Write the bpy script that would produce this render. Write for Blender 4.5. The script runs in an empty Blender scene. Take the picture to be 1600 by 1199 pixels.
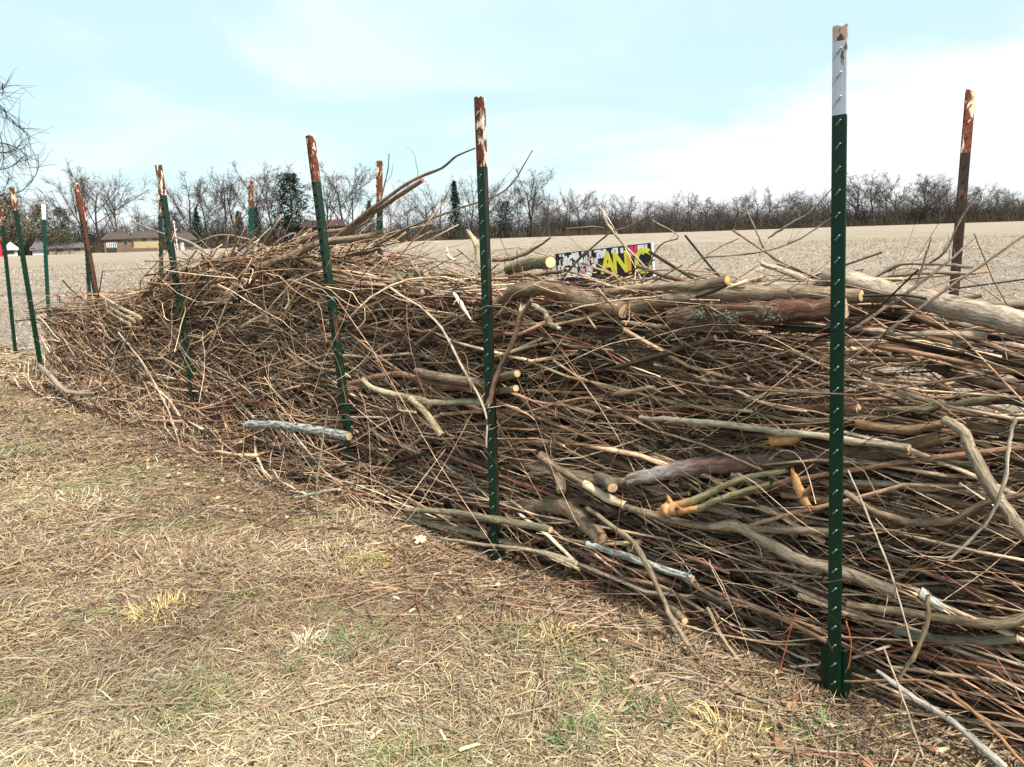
import bpy, math, random
import numpy as np
from mathutils import Vector, Matrix
random.seed(7)
rng = np.random.default_rng(11)
C = bpy.context.scene.collection
scene = bpy.context.scene

# ------------------------------------------------------------------ camera
HC = 1.26
FPX = 1256.0
PITCH = math.atan(234.0 / FPX)
ROLL = math.radians(1.86)
X = np.array([1.0, 0, 0])
F = np.array([0, math.cos(PITCH), -math.sin(PITCH)])
U0 = np.array([0, math.sin(PITCH), math.cos(PITCH)])
U = U0 * math.cos(ROLL) + X * math.sin(ROLL)
R = X * math.cos(ROLL) - U0 * math.sin(ROLL)
CAM = np.array([0, 0, HC])
cam_data = bpy.data.cameras.new('camera')
cam = bpy.data.objects.new('camera', cam_data)
C.objects.link(cam)
cam.matrix_world = Matrix(((R[0], U[0], -F[0], 0), (R[1], U[1], -F[1], 0), (R[2], U[2], -F[2], HC), (0, 0, 0, 1)))
cam_data.sensor_width = 36.0
cam_data.lens = 36.0 * FPX / 1600.0
cam_data.clip_start = 0.05
cam_data.clip_end = 6000
scene.camera = cam

# ------------------------------------------------------------------ light
SUN_EL, SUN_AZ = math.radians(52), math.radians(150)      # azimuth from +Y towards +X
w = bpy.data.worlds.new('World')
scene.world = w
w.use_nodes = True
nt = w.node_tree
nt.nodes.clear()
def N(t, kind, **kw):
    n = t.nodes.new(kind)
    for k, v in kw.items():
        setattr(n, k, v)
    return n
def mth(t, op, a, b=None, c=None, clamp=False):
    n = t.nodes.new('ShaderNodeMath'); n.operation = op; n.use_clamp = clamp
    for i, v in enumerate((a, b, c)):
        if v is None: continue
        if isinstance(v, (int, float)): n.inputs[i].default_value = v
        else: t.links.new(v, n.inputs[i])
    return n.outputs[0]
def mixc(t, f, a, b, mode='MIX'):
    n = t.nodes.new('ShaderNodeMix'); n.data_type = 'RGBA'; n.blend_type = mode
    for i, v in ((0, f), (6, a), (7, b)):
        if isinstance(v, (int, float)): n.inputs[i].default_value = v
        elif isinstance(v, (tuple, list)): n.inputs[i].default_value = (*v[:3], 1)
        else: t.links.new(v, n.inputs[i])
    return n.outputs[2]
def rng_map(t, v, a, b, c=0.0, d=1.0, smooth=True):
    n = t.nodes.new('ShaderNodeMapRange')
    n.interpolation_type = 'SMOOTHSTEP' if smooth else 'LINEAR'
    t.links.new(v, n.inputs[0])
    for i, x in enumerate((a, b, c, d)): n.inputs[i + 1].default_value = x
    return n.outputs[0]
def noise(t, vec, scale, detail=4, rough=0.55, dist=0.0):
    n = t.nodes.new('ShaderNodeTexNoise')
    n.inputs['Scale'].default_value = scale; n.inputs['Detail'].default_value = detail
    n.inputs['Roughness'].default_value = rough; n.inputs['Distortion'].default_value = dist
    if vec is not None: t.links.new(vec, n.inputs['Vector'])
    return n.outputs[0]
tc = N(nt, 'ShaderNodeTexCoord')
sky = N(nt, 'ShaderNodeTexSky', sky_type='NISHITA', sun_disc=False)
sky.sun_elevation = SUN_EL; sky.sun_rotation = SUN_AZ
sky.air_density = 1.0; sky.dust_density = 1.5; sky.ozone_density = 1.0
sep = N(nt, 'ShaderNodeSeparateXYZ'); nt.links.new(tc.outputs['Generated'], sep.inputs[0])
zc = mth(nt, 'MAXIMUM', sep.outputs[2], 0.0)
# cloud layer seen in perspective: project direction on a plane overhead
inv = mth(nt, 'DIVIDE', 1.0, mth(nt, 'ADD', zc, 0.16))
cmb = N(nt, 'ShaderNodeCombineXYZ')
nt.links.new(mth(nt, 'MULTIPLY', sep.outputs[0], inv), cmb.inputs[0])
nt.links.new(mth(nt, 'MULTIPLY', sep.outputs[1], inv), cmb.inputs[1])
n1 = noise(nt, cmb.outputs[0], 0.75, 6, 0.5, 0.6)
n2 = noise(nt, cmb.outputs[0], 2.2, 5, 0.5, 0.3)
# bank of white cloud: upper edge is a tilted line over the horizon
edge = mth(nt, 'ADD', mth(nt, 'MULTIPLY', sep.outputs[0], 0.30), 0.025)
edge = mth(nt, 'MAXIMUM', edge, 0.03)
edge = mth(nt, 'ADD', edge, mth(nt, 'MULTIPLY', mth(nt, 'SUBTRACT', n2, 0.5), 0.16))
bank = rng_map(nt, mth(nt, 'SUBTRACT', edge, sep.outputs[2]), -0.045, 0.035)
thin = rng_map(nt, n1, 0.42, 0.66)
thin = mth(nt, 'MULTIPLY_ADD', thin, 0.70, 0.28)
SKYV = 0.1
skyc = mixc(nt, 1.0, sky.outputs[0], (SKYV, SKYV, SKYV), 'MULTIPLY')
veil = mixc(nt, 0.78, skyc, (0.36, 0.54, 0.57))          # thin bright overcast over the blue
veil = mixc(nt, thin, veil, (0.52, 0.60, 0.615))
veil = mixc(nt, bank, veil, (0.60, 0.62, 0.63))
bg = N(nt, 'ShaderNodeBackground'); bg.inputs[1].default_value = 1.0
nt.links.new(veil, bg.inputs[0])
wo = N(nt, 'ShaderNodeOutputWorld'); nt.links.new(bg.outputs[0], wo.inputs[0])

sd = bpy.data.lights.new('sun', 'SUN'); sd.energy = 4.9; sd.angle = math.radians(9); sd.color = (1.0, 0.90, 0.78)
so = bpy.data.objects.new('sun', sd); C.objects.link(so)
sdir = Vector((math.sin(SUN_AZ) * math.cos(SUN_EL), math.cos(SUN_AZ) * math.cos(SUN_EL), math.sin(SUN_EL)))
so.rotation_euler = sdir.to_track_quat('Z', 'Y').to_euler()
so.location = (6, 3, 9)

scene.view_settings.view_transform = 'Standard'
scene.view_settings.look = 'None'
scene.view_settings.gamma = 1
scene.view_settings.use_curve_mapping = False
scene.view_settings.exposure = 0.85
scene.render.engine = 'CYCLES'

# ------------------------------------------------------------------ geometry helpers
def ray(px, py):
    d = F + R * ((px - 800) / FPX) + U * ((599.5 - py) / FPX)
    return d / np.linalg.norm(d)
D_ROW = np.array([-0.694, 0.72, 0]); D_ROW /= np.linalg.norm(D_ROW)      # along the brush fence, away from camera
N_ROW = np.array([D_ROW[1], -D_ROW[0], 0])                               # towards the field
def on_ground(px, py, z=0.0):
    d = ray(px, py); s = (z - HC) / d[2]
    return CAM + d * s
P1B = on_ground(1305, 1092)
C0 = float(P1B @ N_ROW); T0 = float(P1B @ D_ROW)
def pv(px, py, v):
    d = ray(px, py); s = (C0 + v) / float(d @ N_ROW)
    return CAM + d * s
def row(t, v, z):
    """row coordinates -> world (arrays allowed)"""
    t = np.asarray(t, float); v = np.asarray(v, float); z = np.asarray(z, float)
    p = (t + T0)[..., None] * D_ROW + (v + C0)[..., None] * N_ROW
    p = np.broadcast_to(p, np.broadcast_shapes(p.shape, z.shape + (3,))).copy()
    p[..., 2] = z
    return p
def far(px, D, py=None):
    """point on the ground at distance D in the direction of image column px"""
    hy = 366 - (px - 800) * math.tan(ROLL)
    d = ray(px, hy); h = np.array([d[0], d[1]]); h /= np.linalg.norm(h)
    return np.array([h[0] * D, h[1] * D, 0.0])
_ng = [rng.random((256, 256)) for _ in range(8)]
def vn(x, y, s, k=0):
    x = np.asarray(x, float) / s + 1000.3; y = np.asarray(y, float) / s + 1000.7
    i = np.floor(x).astype(int); j = np.floor(y).astype(int)
    fx = x - i; fy = y - j; fx = fx * fx * (3 - 2 * fx); fy = fy * fy * (3 - 2 * fy)
    g = _ng[k % 8]; a = lambda p, q: g[p % 256, q % 256]
    return (a(i, j) * (1 - fx) + a(i + 1, j) * fx) * (1 - fy) + (a(i, j + 1) * (1 - fx) + a(i + 1, j + 1) * fx) * fy
def gh(x, y):
    x = np.asarray(x, float); y = np.asarray(y, float)
    r = np.hypot(x, y)
    k = np.clip(1.6 - r / 25, 0, 1)
    return k * ((vn(x, y, 0.55, 1) - 0.5) * 0.035 + (vn(x, y, 0.17, 2) - 0.5) * 0.012)

def raw_mesh(name, V, quads=None, tris=None, col=None, bp=None, smooth=False):
    me = bpy.data.meshes.new(name)
    V = np.asarray(V, np.float32)
    parts, sizes = [], []
    if quads is not None and len(quads):
        parts.append(np.asarray(quads, np.int32).ravel()); sizes.append(np.full(len(quads), 4, np.int32))
    if tris is not None and len(tris):
        parts.append(np.asarray(tris, np.int32).ravel()); sizes.append(np.full(len(tris), 3, np.int32))
    loops = np.concatenate(parts); sz = np.concatenate(sizes)
    me.vertices.add(len(V)); me.vertices.foreach_set('co', V.ravel())
    me.loops.add(len(loops)); me.loops.foreach_set('vertex_index', loops)
    st = np.concatenate([[0], np.cumsum(sz)[:-1]]).astype(np.int32)
    me.polygons.add(len(sz)); me.polygons.foreach_set('loop_start', st)
    me.polygons.foreach_set('use_smooth', np.full(len(sz), smooth, bool))
    if col is not None:
        a = me.attributes.new('col', 'FLOAT_COLOR', 'POINT')
        c4 = np.ones((len(V), 4), np.float32); c4[:, :3] = col
        a.data.foreach_set('color', c4.ravel())
    if bp is not None:
        a = me.attributes.new('bp', 'FLOAT_VECTOR', 'POINT')
        a.data.foreach_set('vector', np.asarray(bp, np.float32).ravel())
    me.update(calc_edges=True)
    return me
def link(name, me, mat=None, parent=None):
    o = bpy.data.objects.new(name, me); C.objects.link(o)
    if mat is not None and me is not None:
        me.materials.append(mat)
    if parent is not None: o.parent = parent
    return o
def tag(o, label=None, cat=None, group=None, kind=None):
    if label: o['label'] = label
    if cat: o['category'] = cat
    if group: o['group'] = group
    if kind: o['kind'] = kind
    return o
def empty(name, loc, label=None, cat=None, group=None):
    o = bpy.data.objects.new(name, None); C.objects.link(o); o.location = loc
    o.empty_display_size = 0.1
    return tag(o, label, cat, group)

def tubes(P, Rad, S, col, endcol=None):
    """P (N,K,3), Rad (N,K) -> V, quads, col, bp ; closed ends by collapsing extra rings"""
    P = np.asarray(P, float); Rad = np.asarray(Rad, float)
    n, K = Rad.shape
    T = np.gradient(P, axis=1)
    T /= np.linalg.norm(T, axis=2, keepdims=True) + 1e-9
    m = T.mean(axis=1); m /= np.linalg.norm(m, axis=1, keepdims=True) + 1e-9
    ref = np.where(np.abs(m[:, 2:3]) > 0.85, np.array([[1.0, 0, 0]]), np.array([[0, 0, 1.0]]))
    A = np.cross(T, ref[:, None, :]); A /= np.linalg.norm(A, axis=2, keepdims=True) + 1e-9
    B = np.cross(T, A)
    seg = np.linalg.norm(np.diff(P, axis=1), axis=2)
    L = np.concatenate([np.zeros((n, 1)), np.cumsum(seg, axis=1)], axis=1)
    off = rng.random((n, 1)) * 50
    colv = np.broadcast_to(np.asarray(col, float).reshape(-1, 1, 1, 3), (n, K, S, 3)).copy()
    if endcol is not None:
        P = np.concatenate([P[:, :1], P[:, :1], P, P[:, -1:], P[:, -1:]], 1)
        A = np.concatenate([A[:, :1], A[:, :1], A, A[:, -1:], A[:, -1:]], 1)
        B = np.concatenate([B[:, :1], B[:, :1], B, B[:, -1:], B[:, -1:]], 1)
        L = np.concatenate([L[:, :1], L[:, :1], L, L[:, -1:], L[:, -1:]], 1)
        Rad = np.concatenate([Rad[:, :1] * 0.02, Rad[:, :1] * 0.97, Rad, Rad[:, -1:] * 0.97, Rad[:, -1:] * 0.02], 1)
        e = np.broadcast_to(np.asarray(endcol, float).reshape(-1, 1, 1, 3), (n, 2, S, 3))
        colv = np.concatenate([e, colv, e], 1)
        K += 4
    ang = np.arange(S) / S * 2 * math.pi
    ca, sa = np.cos(ang), np.sin(ang)
    V = P[:, :, None, :] + Rad[:, :, None, None] * (A[:, :, None, :] * ca[None, None, :, None] + B[:, :, None, :] * sa[None, None, :, None])
    bp = np.stack([Rad[:, :, None] * ca, Rad[:, :, None] * sa, np.broadcast_to(((L + off) * 0.18)[:, :, None], (n, K, S))], -1)
    base = (np.arange(n) * K * S)[:, None, None]
    k = np.arange(K - 1)[None, :, None] * S
    s = np.arange(S)[None, None, :]; s2 = (s + 1) % S
    q = np.stack([base + k + s, base + k + s2, base + k + S + s2, base + k + S + s], -1).reshape(-1, 4)
    return V.reshape(-1, 3), q, colv.reshape(-1, 3), bp.reshape(-1, 3)
def merge(items):
    Vs, Qs, Cs, Bs, o = [], [], [], [], 0
    for V, q, c, b in items:
        Vs.append(V); Qs.append(q + o); Cs.append(c); Bs.append(b); o += len(V)
    return np.concatenate(Vs), np.concatenate(Qs), np.concatenate(Cs), np.concatenate(Bs)

# ------------------------------------------------------------------ materials
def new_mat(name, rough=0.85, spec=0.2):
    m = bpy.data.materials.new(name); m.use_nodes = True
    b = m.node_tree.nodes['Principled BSDF']
    b.inputs['Roughness'].default_value = rough
    b.inputs['Specular IOR Level'].default_value = spec
    return m, m.node_tree, b
def attr(t, name, vec=False):
    a = t.nodes.new('ShaderNodeAttribute'); a.attribute_name = name
    return a.outputs['Vector' if vec else 'Color']
def bump(t, b, h, strength, dist):
    n = t.nodes.new('ShaderNodeBump'); n.inputs['Strength'].default_value = strength; n.inputs['Distance'].default_value = dist
    t.links.new(h, n.inputs['Height']); t.links.new(n.outputs[0], b.inputs['Normal'])
def bark_mat(name, kind='plain'):
    m, t, b = new_mat(name, 0.8, 0.25)
    c = attr(t, 'col'); v = attr(t, 'bp', True)
    n = noise(t, v, 170, 5, 0.65); n2 = noise(t, v, 45, 3, 0.6)
    f = rng_map(t, n, 0.3, 0.7, 0.5, 1.4, False)
    f2 = rng_map(t, n2, 0.3, 0.7, 0.55, 1.4, False)
    n5 = noise(t, v, 420, 3, 0.6)
    k = mth(t, 'MULTIPLY', mth(t, 'MULTIPLY', f, f2), rng_map(t, n5, 0.36, 0.46, 0.45, 1.0))
    vm = t.nodes.new('ShaderNodeVectorMath'); vm.operation = 'SCALE'
    t.links.new(c, vm.inputs[0]); t.links.new(k, vm.inputs['Scale'])
    out = vm.outputs[0]
    if kind == 'lichen':
        l = noise(t, v, 95, 5, 0.65, 0.4)
        out = mixc(t, rng_map(t, l, 0.45, 0.52), out, (0.38, 0.41, 0.39))
        l2 = noise(t, v, 300, 3, 0.6)
        out = mixc(t, rng_map(t, l2, 0.58, 0.66), out, (0.10, 0.12, 0.10))
    if kind == 'rotten':
        l = noise(t, v, 70, 5, 0.65, 0.6)
        out = mixc(t, rng_map(t, l, 0.52, 0.6), out, (0.19, 0.17, 0.13))
        l2 = noise(t, v, 110, 5, 0.7, 0.6)
        out = mixc(t, rng_map(t, l2, 0.54, 0.62), out, (0.045, 0.02, 0.014))
    if kind == 'peeling':
        l = noise(t, v, 34, 6, 0.7, 0.5)
        out = mixc(t, rng_map(t, l, 0.55, 0.58), out, (0.12, 0.065, 0.045))
    t.links.new(out, b.inputs['Base Color'])
    bump(t, b, n, 0.9, 0.004)
    return m
M_bark = bark_mat('bark')
M_lichen = bark_mat('lichen_bark', 'lichen')
M_rotten = bark_mat('rotten_bark', 'rotten')
M_peel = bark_mat('peeling_bark', 'peeling')
def wood_mat(name, c1, c2, scale=60):
    m, t, b = new_mat(name, 0.75, 0.25)
    tcn = t.nodes.new('ShaderNodeTexCoord')
    n = noise(t, tcn.outputs['Object'], scale, 5, 0.6)
    c = mixc(t, rng_map(t, n, 0.35, 0.65), c1, c2)
    # growth rings from the centre-to-rim attribute
    sp_ = t.nodes.new('ShaderNodeSeparateColor'); t.links.new(attr(t, 'col'), sp_.inputs[0])
    rad = mth(t, 'ADD', sp_.outputs[0], mth(t, 'MULTIPLY', n, 0.12))
    ring = mth(t, 'SINE', mth(t, 'MULTIPLY', rad, 34.0))
    has = mth(t, 'GREATER_THAN', sp_.outputs[1], 0.5)
    c = mixc(t, mth(t, 'MULTIPLY', has, rng_map(t, ring, 0.0, 1.0, 0.0, 0.35)), c, tuple(x * 0.45 for x in c2))
    c = mixc(t, mth(t, 'MULTIPLY', has, rng_map(t, sp_.outputs[0], 0.86, 0.95, 0, 0.8)), c, (0.10, 0.07, 0.045))
    t.links.new(c, b.inputs['Base Color'])
    bump(t, b, n, 0.6, 0.002)
    return m
M_cut = wood_mat('cut_wood', (0.56, 0.42, 0.26), (0.38, 0.26, 0.15), 90)
M_orange = wood_mat('torn_orange_wood', (0.50, 0.19, 0.05), (0.46, 0.33, 0.18), 110)
M_pale = wood_mat('peeled_pale_wood', (0.66, 0.54, 0.38), (0.50, 0.37, 0.22), 40)
M_white = wood_mat('white_splinter_wood', (0.75, 0.68, 0.56), (0.62, 0.52, 0.40), 60)
def colmat(name, rough=0.9, spec=0.1, trans=False):
    m, t, b = new_mat(name, rough, spec)
    t.links.new(attr(t, 'col'), b.inputs['Base Color'])
    return m
M_straw = colmat('dry_grass', 0.75, 0.2)
M_far = colmat('far_wood', 0.9, 0.1)
M_leafy = colmat('evergreen_foliage', 0.8, 0.15)

# ------------------------------------------------------------------ ground
def ground_mat(name, kind):
    m, t, b = new_mat(name, 0.95, 0.05)
    g = t.nodes.new('ShaderNodeNewGeometry'); pos = g.outputs['Position']
    if kind == 'lawn':
        a = noise(t, pos, 2.2, 6, 0.65, 0.3); c = noise(t, pos, 90, 4, 0.7)
        col = mixc(t, rng_map(t, a, 0.35, 0.65), (0.085, 0.062, 0.042), (0.14, 0.105, 0.062))
        col = mixc(t, rng_map(t, c, 0.45, 0.65), col, (0.045, 0.033, 0.022))
        t.links.new(col, b.inputs['Base Color']); bump(t, b, c, 1.0, 0.02)
    else:
        mp = t.nodes.new('ShaderNodeMapping'); mp.inputs['Rotation'].default_value[2] = 0.35
        mp.inputs['Scale'].default_value = (1, 0.12, 1)
        t.links.new(pos, mp.inputs[0])
        streak = noise(t, mp.outputs[0], 0.35, 5, 0.6, 0.2)
        big = noise(t, pos, 0.035, 4, 0.6)
        mid = noise(t, pos, 1.4, 5, 0.65); fine = noise(t, pos, 22, 5, 0.75)
        col = mixc(t, rng_map(t, streak, 0.35, 0.65), (0.275, 0.235, 0.190), (0.34, 0.295, 0.245))
        col = mixc(t, mth(t, 'MULTIPLY', rng_map(t, big, 0.48, 0.7), 0.45), col, (0.26, 0.235, 0.15))
        col = mixc(t, mth(t, 'MULTIPLY', rng_map(t, mid, 0.5, 0.68), 0.6), col, (0.36, 0.305, 0.235))
        col = mixc(t, mth(t, 'MULTIPLY', rng_map(t, fine, 0.5, 0.62), 0.75), col, (0.12, 0.09, 0.06))
        t.links.new(col, b.inputs['Base Color']); bump(t, b, fine, 1.0, 0.05)
    return m
M_lawn = ground_mat('dry_lawn_soil', 'lawn'); M_field = ground_mat('harvested_field_soil', 'field')
def radii(r0, r1, n): return np.concatenate([[0], np.geomspace(r0, r1, n)])
def grid_mesh(name, xs, ys, zoff, warp=None):
    XX, YY = np.meshgrid(xs, ys)
    if warp is not None: XX, YY = warp(XX, YY)
    V = np.stack([XX, YY, gh(XX, YY) + zoff], -1).reshape(-1, 3)
    nx, ny = len(xs), len(ys)
    i = np.arange(nx - 1)[None, :] + np.arange(ny - 1)[:, None] * nx
    q = np.stack([i, i + 1, i + 1 + nx, i + nx], -1).reshape(-1, 4)
    return raw_mesh(name, V, q, smooth=True)
side = np.concatenate([-np.geomspace(3000, 12, 26), np.linspace(-11, 9, 110), np.geomspace(10, 3000, 26)])
depth = np.concatenate([-np.geomspace(1500, 3, 14), np.linspace(-2, 16, 110), np.geomspace(17, 4000, 34)])
tag(link('field', grid_mesh('field', side, depth, -0.012), M_field), kind='structure')
def lw(T, V): 
    p = row(T, V, np.zeros_like(T)); return p[..., 0], p[..., 1]
ts = np.concatenate([-np.geomspace(40, 3.2, 12), np.linspace(-3, 12, 190), np.geomspace(12.5, 160, 20)])
vs = np.concatenate([-np.geomspace(60, 7.2, 14), np.linspace(-7, 0.55, 120)])
tag(link('lawn', grid_mesh('lawn', ts, vs, 0.0, lw), M_lawn), kind='structure')

# ------------------------------------------------------------------ grass and litter (stuff)
def blades(x, y, L, W, ang, lift, bend, col, z0=0.0):
    n = len(x)
    s = np.array([0, 0.5, 1.0])
    a2 = ang + bend
    dx = np.stack([np.zeros(n), np.cos(ang) * 0.5, np.cos(ang) * 0.5 + np.cos(a2) * 0.5], 1) * L[:, None]
    dy = np.stack([np.zeros(n), np.sin(ang) * 0.5, np.sin(ang) * 0.5 + np.sin(a2) * 0.5], 1) * L[:, None]
    zz = np.stack([np.zeros(n), lift * 0.85, lift * rng.uniform(0.2, 1.3, n)], 1)
    Px = x[:, None] + dx; Py = y[:, None] + dy
    Pz = gh(Px, Py) + zz + z0
    wd = np.stack([W, W * 0.9, W * 0.15], 1) * 0.5
    nx = -np.sin(ang)[:, None] * wd; ny = np.cos(ang)[:, None] * wd
    tw = rng.uniform(-0.9, 0.9, (n, 1)) * wd
    A = np.stack([Px + nx, Py + ny, Pz + tw], -1); B = np.stack([Px - nx, Py - ny, Pz - tw], -1)
    V = np.stack([A, B], 2).reshape(-1, 3)
    b = (np.arange(n) * 6)[:, None]
    q = np.concatenate([b + [0, 1, 3, 2], b + [2, 3, 5, 4]], 0)
    return V, q, np.repeat(col, 6, axis=0)
def pick_cols(x, y, n):
    pal = np.array([(0.62, 0.50, 0.29), (0.54, 0.39, 0.25), (0.42, 0.28, 0.18), (0.55, 0.47, 0.37), (0.70, 0.61, 0.40), (0.29, 0.17, 0.11)])
    a = vn(x, y, 0.8, 3); b = vn(x, y, 0.33, 4); c = vn(x, y, 1.7, 5)
    wts = np.stack([0.25 + a * 0.9, 0.6 + 0 * a, 0.1 + (1 - a) * 1.0, 0.1 + b * 0.35, np.clip(a * 1.6 + b * 0.8 - 1.0, 0, 2) + 0.05, 0.12 + (1 - b) * 0.3], 1)
    wts /= wts.sum(1, keepdims=True)
    k = (rng.random((n, 1)) > np.cumsum(wts, 1)).sum(1).clip(0, 5)
    col = pal[k] * rng.uniform(0.55, 1.12, (n, 1)) * (0.62 + 0.50 * vn(x, y, 0.5, 1))[:, None] * np.array([0.74, 0.76, 0.765])
    q_ = on_ground(14, 525); rp = (np.hypot(x - q_[0], (y - q_[1]) * 0.5) < 0.75); col[rp] = np.array((0.36, 0.19, 0.11)) * rng.uniform(0.6, 1.2, (rp.sum(), 1))
    g = (vn(x, y, 0.28, 6) > 0.80) & (rng.random(n) < 0.35)
    col[g] = np.array([0.19, 0.21, 0.09]) * rng.uniform(0.6, 1.4, (g.sum(), 1))
    return col
Vs, Qs, Cs, o = [], [], [], 0
def push(V, q, c):
    global o
    Vs.append(V); Qs.append(q + o); Cs.append(c); o += len(V)
def scatter(nwant, d0, d1):
    """points on the lawn inside the view, roughly even per square metre"""
    xs_, ys_ = [], []
    got = 0
    while got < nwant:
        m = nwant * 2
        d = np.sqrt(rng.uniform(d0 * d0, d1 * d1, m)); a = rng.uniform(-0.68, 0.62, m)
        x = d * np.sin(a); y = d * np.cos(a)
        v = x * N_ROW[0] + y * N_ROW[1] - C0; t = x * D_ROW[0] + y * D_ROW[1] - T0
        ok = (v < np.where(t > 7.0, 0.5, 0.15))
        xs_.append(x[ok]); ys_.append(y[ok]); got += ok.sum()
    return np.concatenate(xs_)[:nwant], np.concatenate(ys_)[:nwant]
for (cnt, d0, d1, ws) in ((95000, 1.3, 2.9, 1.0), (75000, 2.9, 5.0, 1.35), (45000, 5.0, 9.0, 2.1), (26000, 9.0, 26.0, 4.5)):
    x, y = scatter(cnt, d0, d1)
    flow = (vn(x, y, 0.35, 7) - 0.5) * 9 + 0.3
    ang = np.where(rng.random(cnt) < 0.4, flow + rng.normal(0, 0.5, cnt), rng.uniform(0, 6.283, cnt))
    L = rng.gamma(4, 0.018, cnt).clip(0.02, 0.22) * (1 + 0.25 * (ws - 1))
    W = rng.uniform(0.0013, 0.0036, cnt) * ws
    clump = vn(x, y, 0.30, 4)
    lift = rng.gamma(1.3, 0.005, cnt) * (0.4 + 1.5 * clump) * np.sqrt(ws) + 0.002
    push(*blades(x, y, L, W, ang, lift.clip(0, 0.06), rng.normal(0, 0.5, cnt), pick_cols(x, y, cnt)))
gr = raw_mesh('dry_grass', np.concatenate(Vs), np.concatenate(Qs), col=np.concatenate(Cs))
tag(link('dry_grass', gr, M_straw), 'matted dry straw-coloured grass covering the lawn in front of the brush fence', 'grass', kind='stuff')

# little upright tufts at places the photo shows them
tufts = [(565, 1010, 'green', 0.10, 60, 'fresh green grass tuft in the middle of the lawn'),
         (450, 1045, 'green', 0.04, 16, 'small green blade cluster left of the larger green tuft'),
         (378, 935, 'moss', 0.045, 70, 'dark olive moss tuft on the lawn left of centre'),
         (255, 955, 'gold', 0.09, 120, 'golden dry grass tuft left of the dark moss tuft'),
         (575, 883, 'olive', 0.06, 50, 'yellow-green tuft below the brush left of the second post foot'),
         (870, 1005, 'gold', 0.06, 60, 'golden tuft between the two post feet'),
         (1020, 1125, 'green', 0.06, 40, 'green grass tuft below the brush near bottom centre right'),
         (900, 1160, 'green', 0.05, 50, 'bright green tuft at the bottom edge right of centre'),
         (1285, 1150, 'green', 0.05, 40, 'dark green tuft below the foot of the nearest post'),
         (110, 800, 'pale', 0.28, 160, 'pale straw tuft at the left edge of the lawn'),
         (150, 668, 'green', 0.10, 60, 'green tinged tuft under the far end of the brush'),
         (1130, 1150, 'gold', 0.09, 70, 'dry golden tuft left of the nearest post foot'),
         (480, 1010, 'pale', 0.05, 50, 'whitish dry tuft left of the green tuft')]
pals = {'green': (0.12, 0.175, 0.07), 'moss': (0.12, 0.14, 0.03), 'gold': (0.50, 0.38, 0.18), 'olive': (0.33, 0.32, 0.08), 'pale': (0.50, 0.45, 0.31)}
for (px, py, kind, rad, n, lab) in tufts:
    p = on_ground(px, py)
    n = int(n * 1.6)
    a = rng.uniform(0, 6.283, n); r = rad * np.sqrt(rng.random(n))
    x = p[0] + np.cos(a) * r; y = p[1] + np.sin(a) * r * 1.0
    tall = {'moss': 0.02, 'green': 0.032, 'gold': 0.035, 'olive': 0.03, 'pale': 0.03}[kind]
    V, q, c = blades(x, y, rng.uniform(0.02, 0.07, n), rng.uniform(0.002, 0.0035, n), a + rng.normal(0, 0.6, n),
                     rng.uniform(0.3, 1.3, n) * tall, rng.normal(0, 0.4, n), np.array(pals[kind]) * rng.uniform(0.6, 1.35, (n, 1)))
    V = V - p * np.array([1, 1, 0])
    ob = link('grass_tuft', raw_mesh('grass_tuft', V, q, col=c), M_straw); ob.location = (p[0], p[1], 0.004)
    tag(ob, lab, 'grass tuft', 'tufts standing out on the lawn')

# field residue: chips and stalk bits
Vs, Qs, Cs, o = [], [], [], 0
for (cnt, d0, d1, ws) in ((50000, 3.0, 9, 0.9), (70000, 9, 24, 1.25), (60000, 24, 70, 2.6)):
    d = np.sqrt(rng.uniform(d0 * d0, d1 * d1, cnt)); a = rng.uniform(-0.62, 0.66, cnt)
    x = d * np.sin(a); y = d * np.cos(a)
    v = x * N_ROW[0] + y * N_ROW[1] - C0
    k = v > 0.6; x, y = x[k], y[k]; m = len(x)
    c = np.array([(0.35, 0.30, 0.245), (0.27, 0.22, 0.175), (0.42, 0.37, 0.31), (0.16, 0.12, 0.085)])[rng.integers(0, 4, m)] * rng.uniform(0.8, 1.15, (m, 1))
    L = rng.uniform(0.012, 0.055, m) * ws; W = rng.uniform(0.004, 0.011, m) * ws
    push(*blades(x, y, L, W, rng.uniform(0, 6.283, m), rng.gamma(1.5, 0.006, m) * ws, rng.normal(0, 0.3, m), c, -0.008))
fr = raw_mesh('crop_residue', np.concatenate(Vs), np.concatenate(Qs), col=np.concatenate(Cs))
tag(link('crop_residue', fr, M_straw), 'pale crop residue scattered over the harvested field behind the brush', 'crop residue', kind='stuff')

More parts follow.
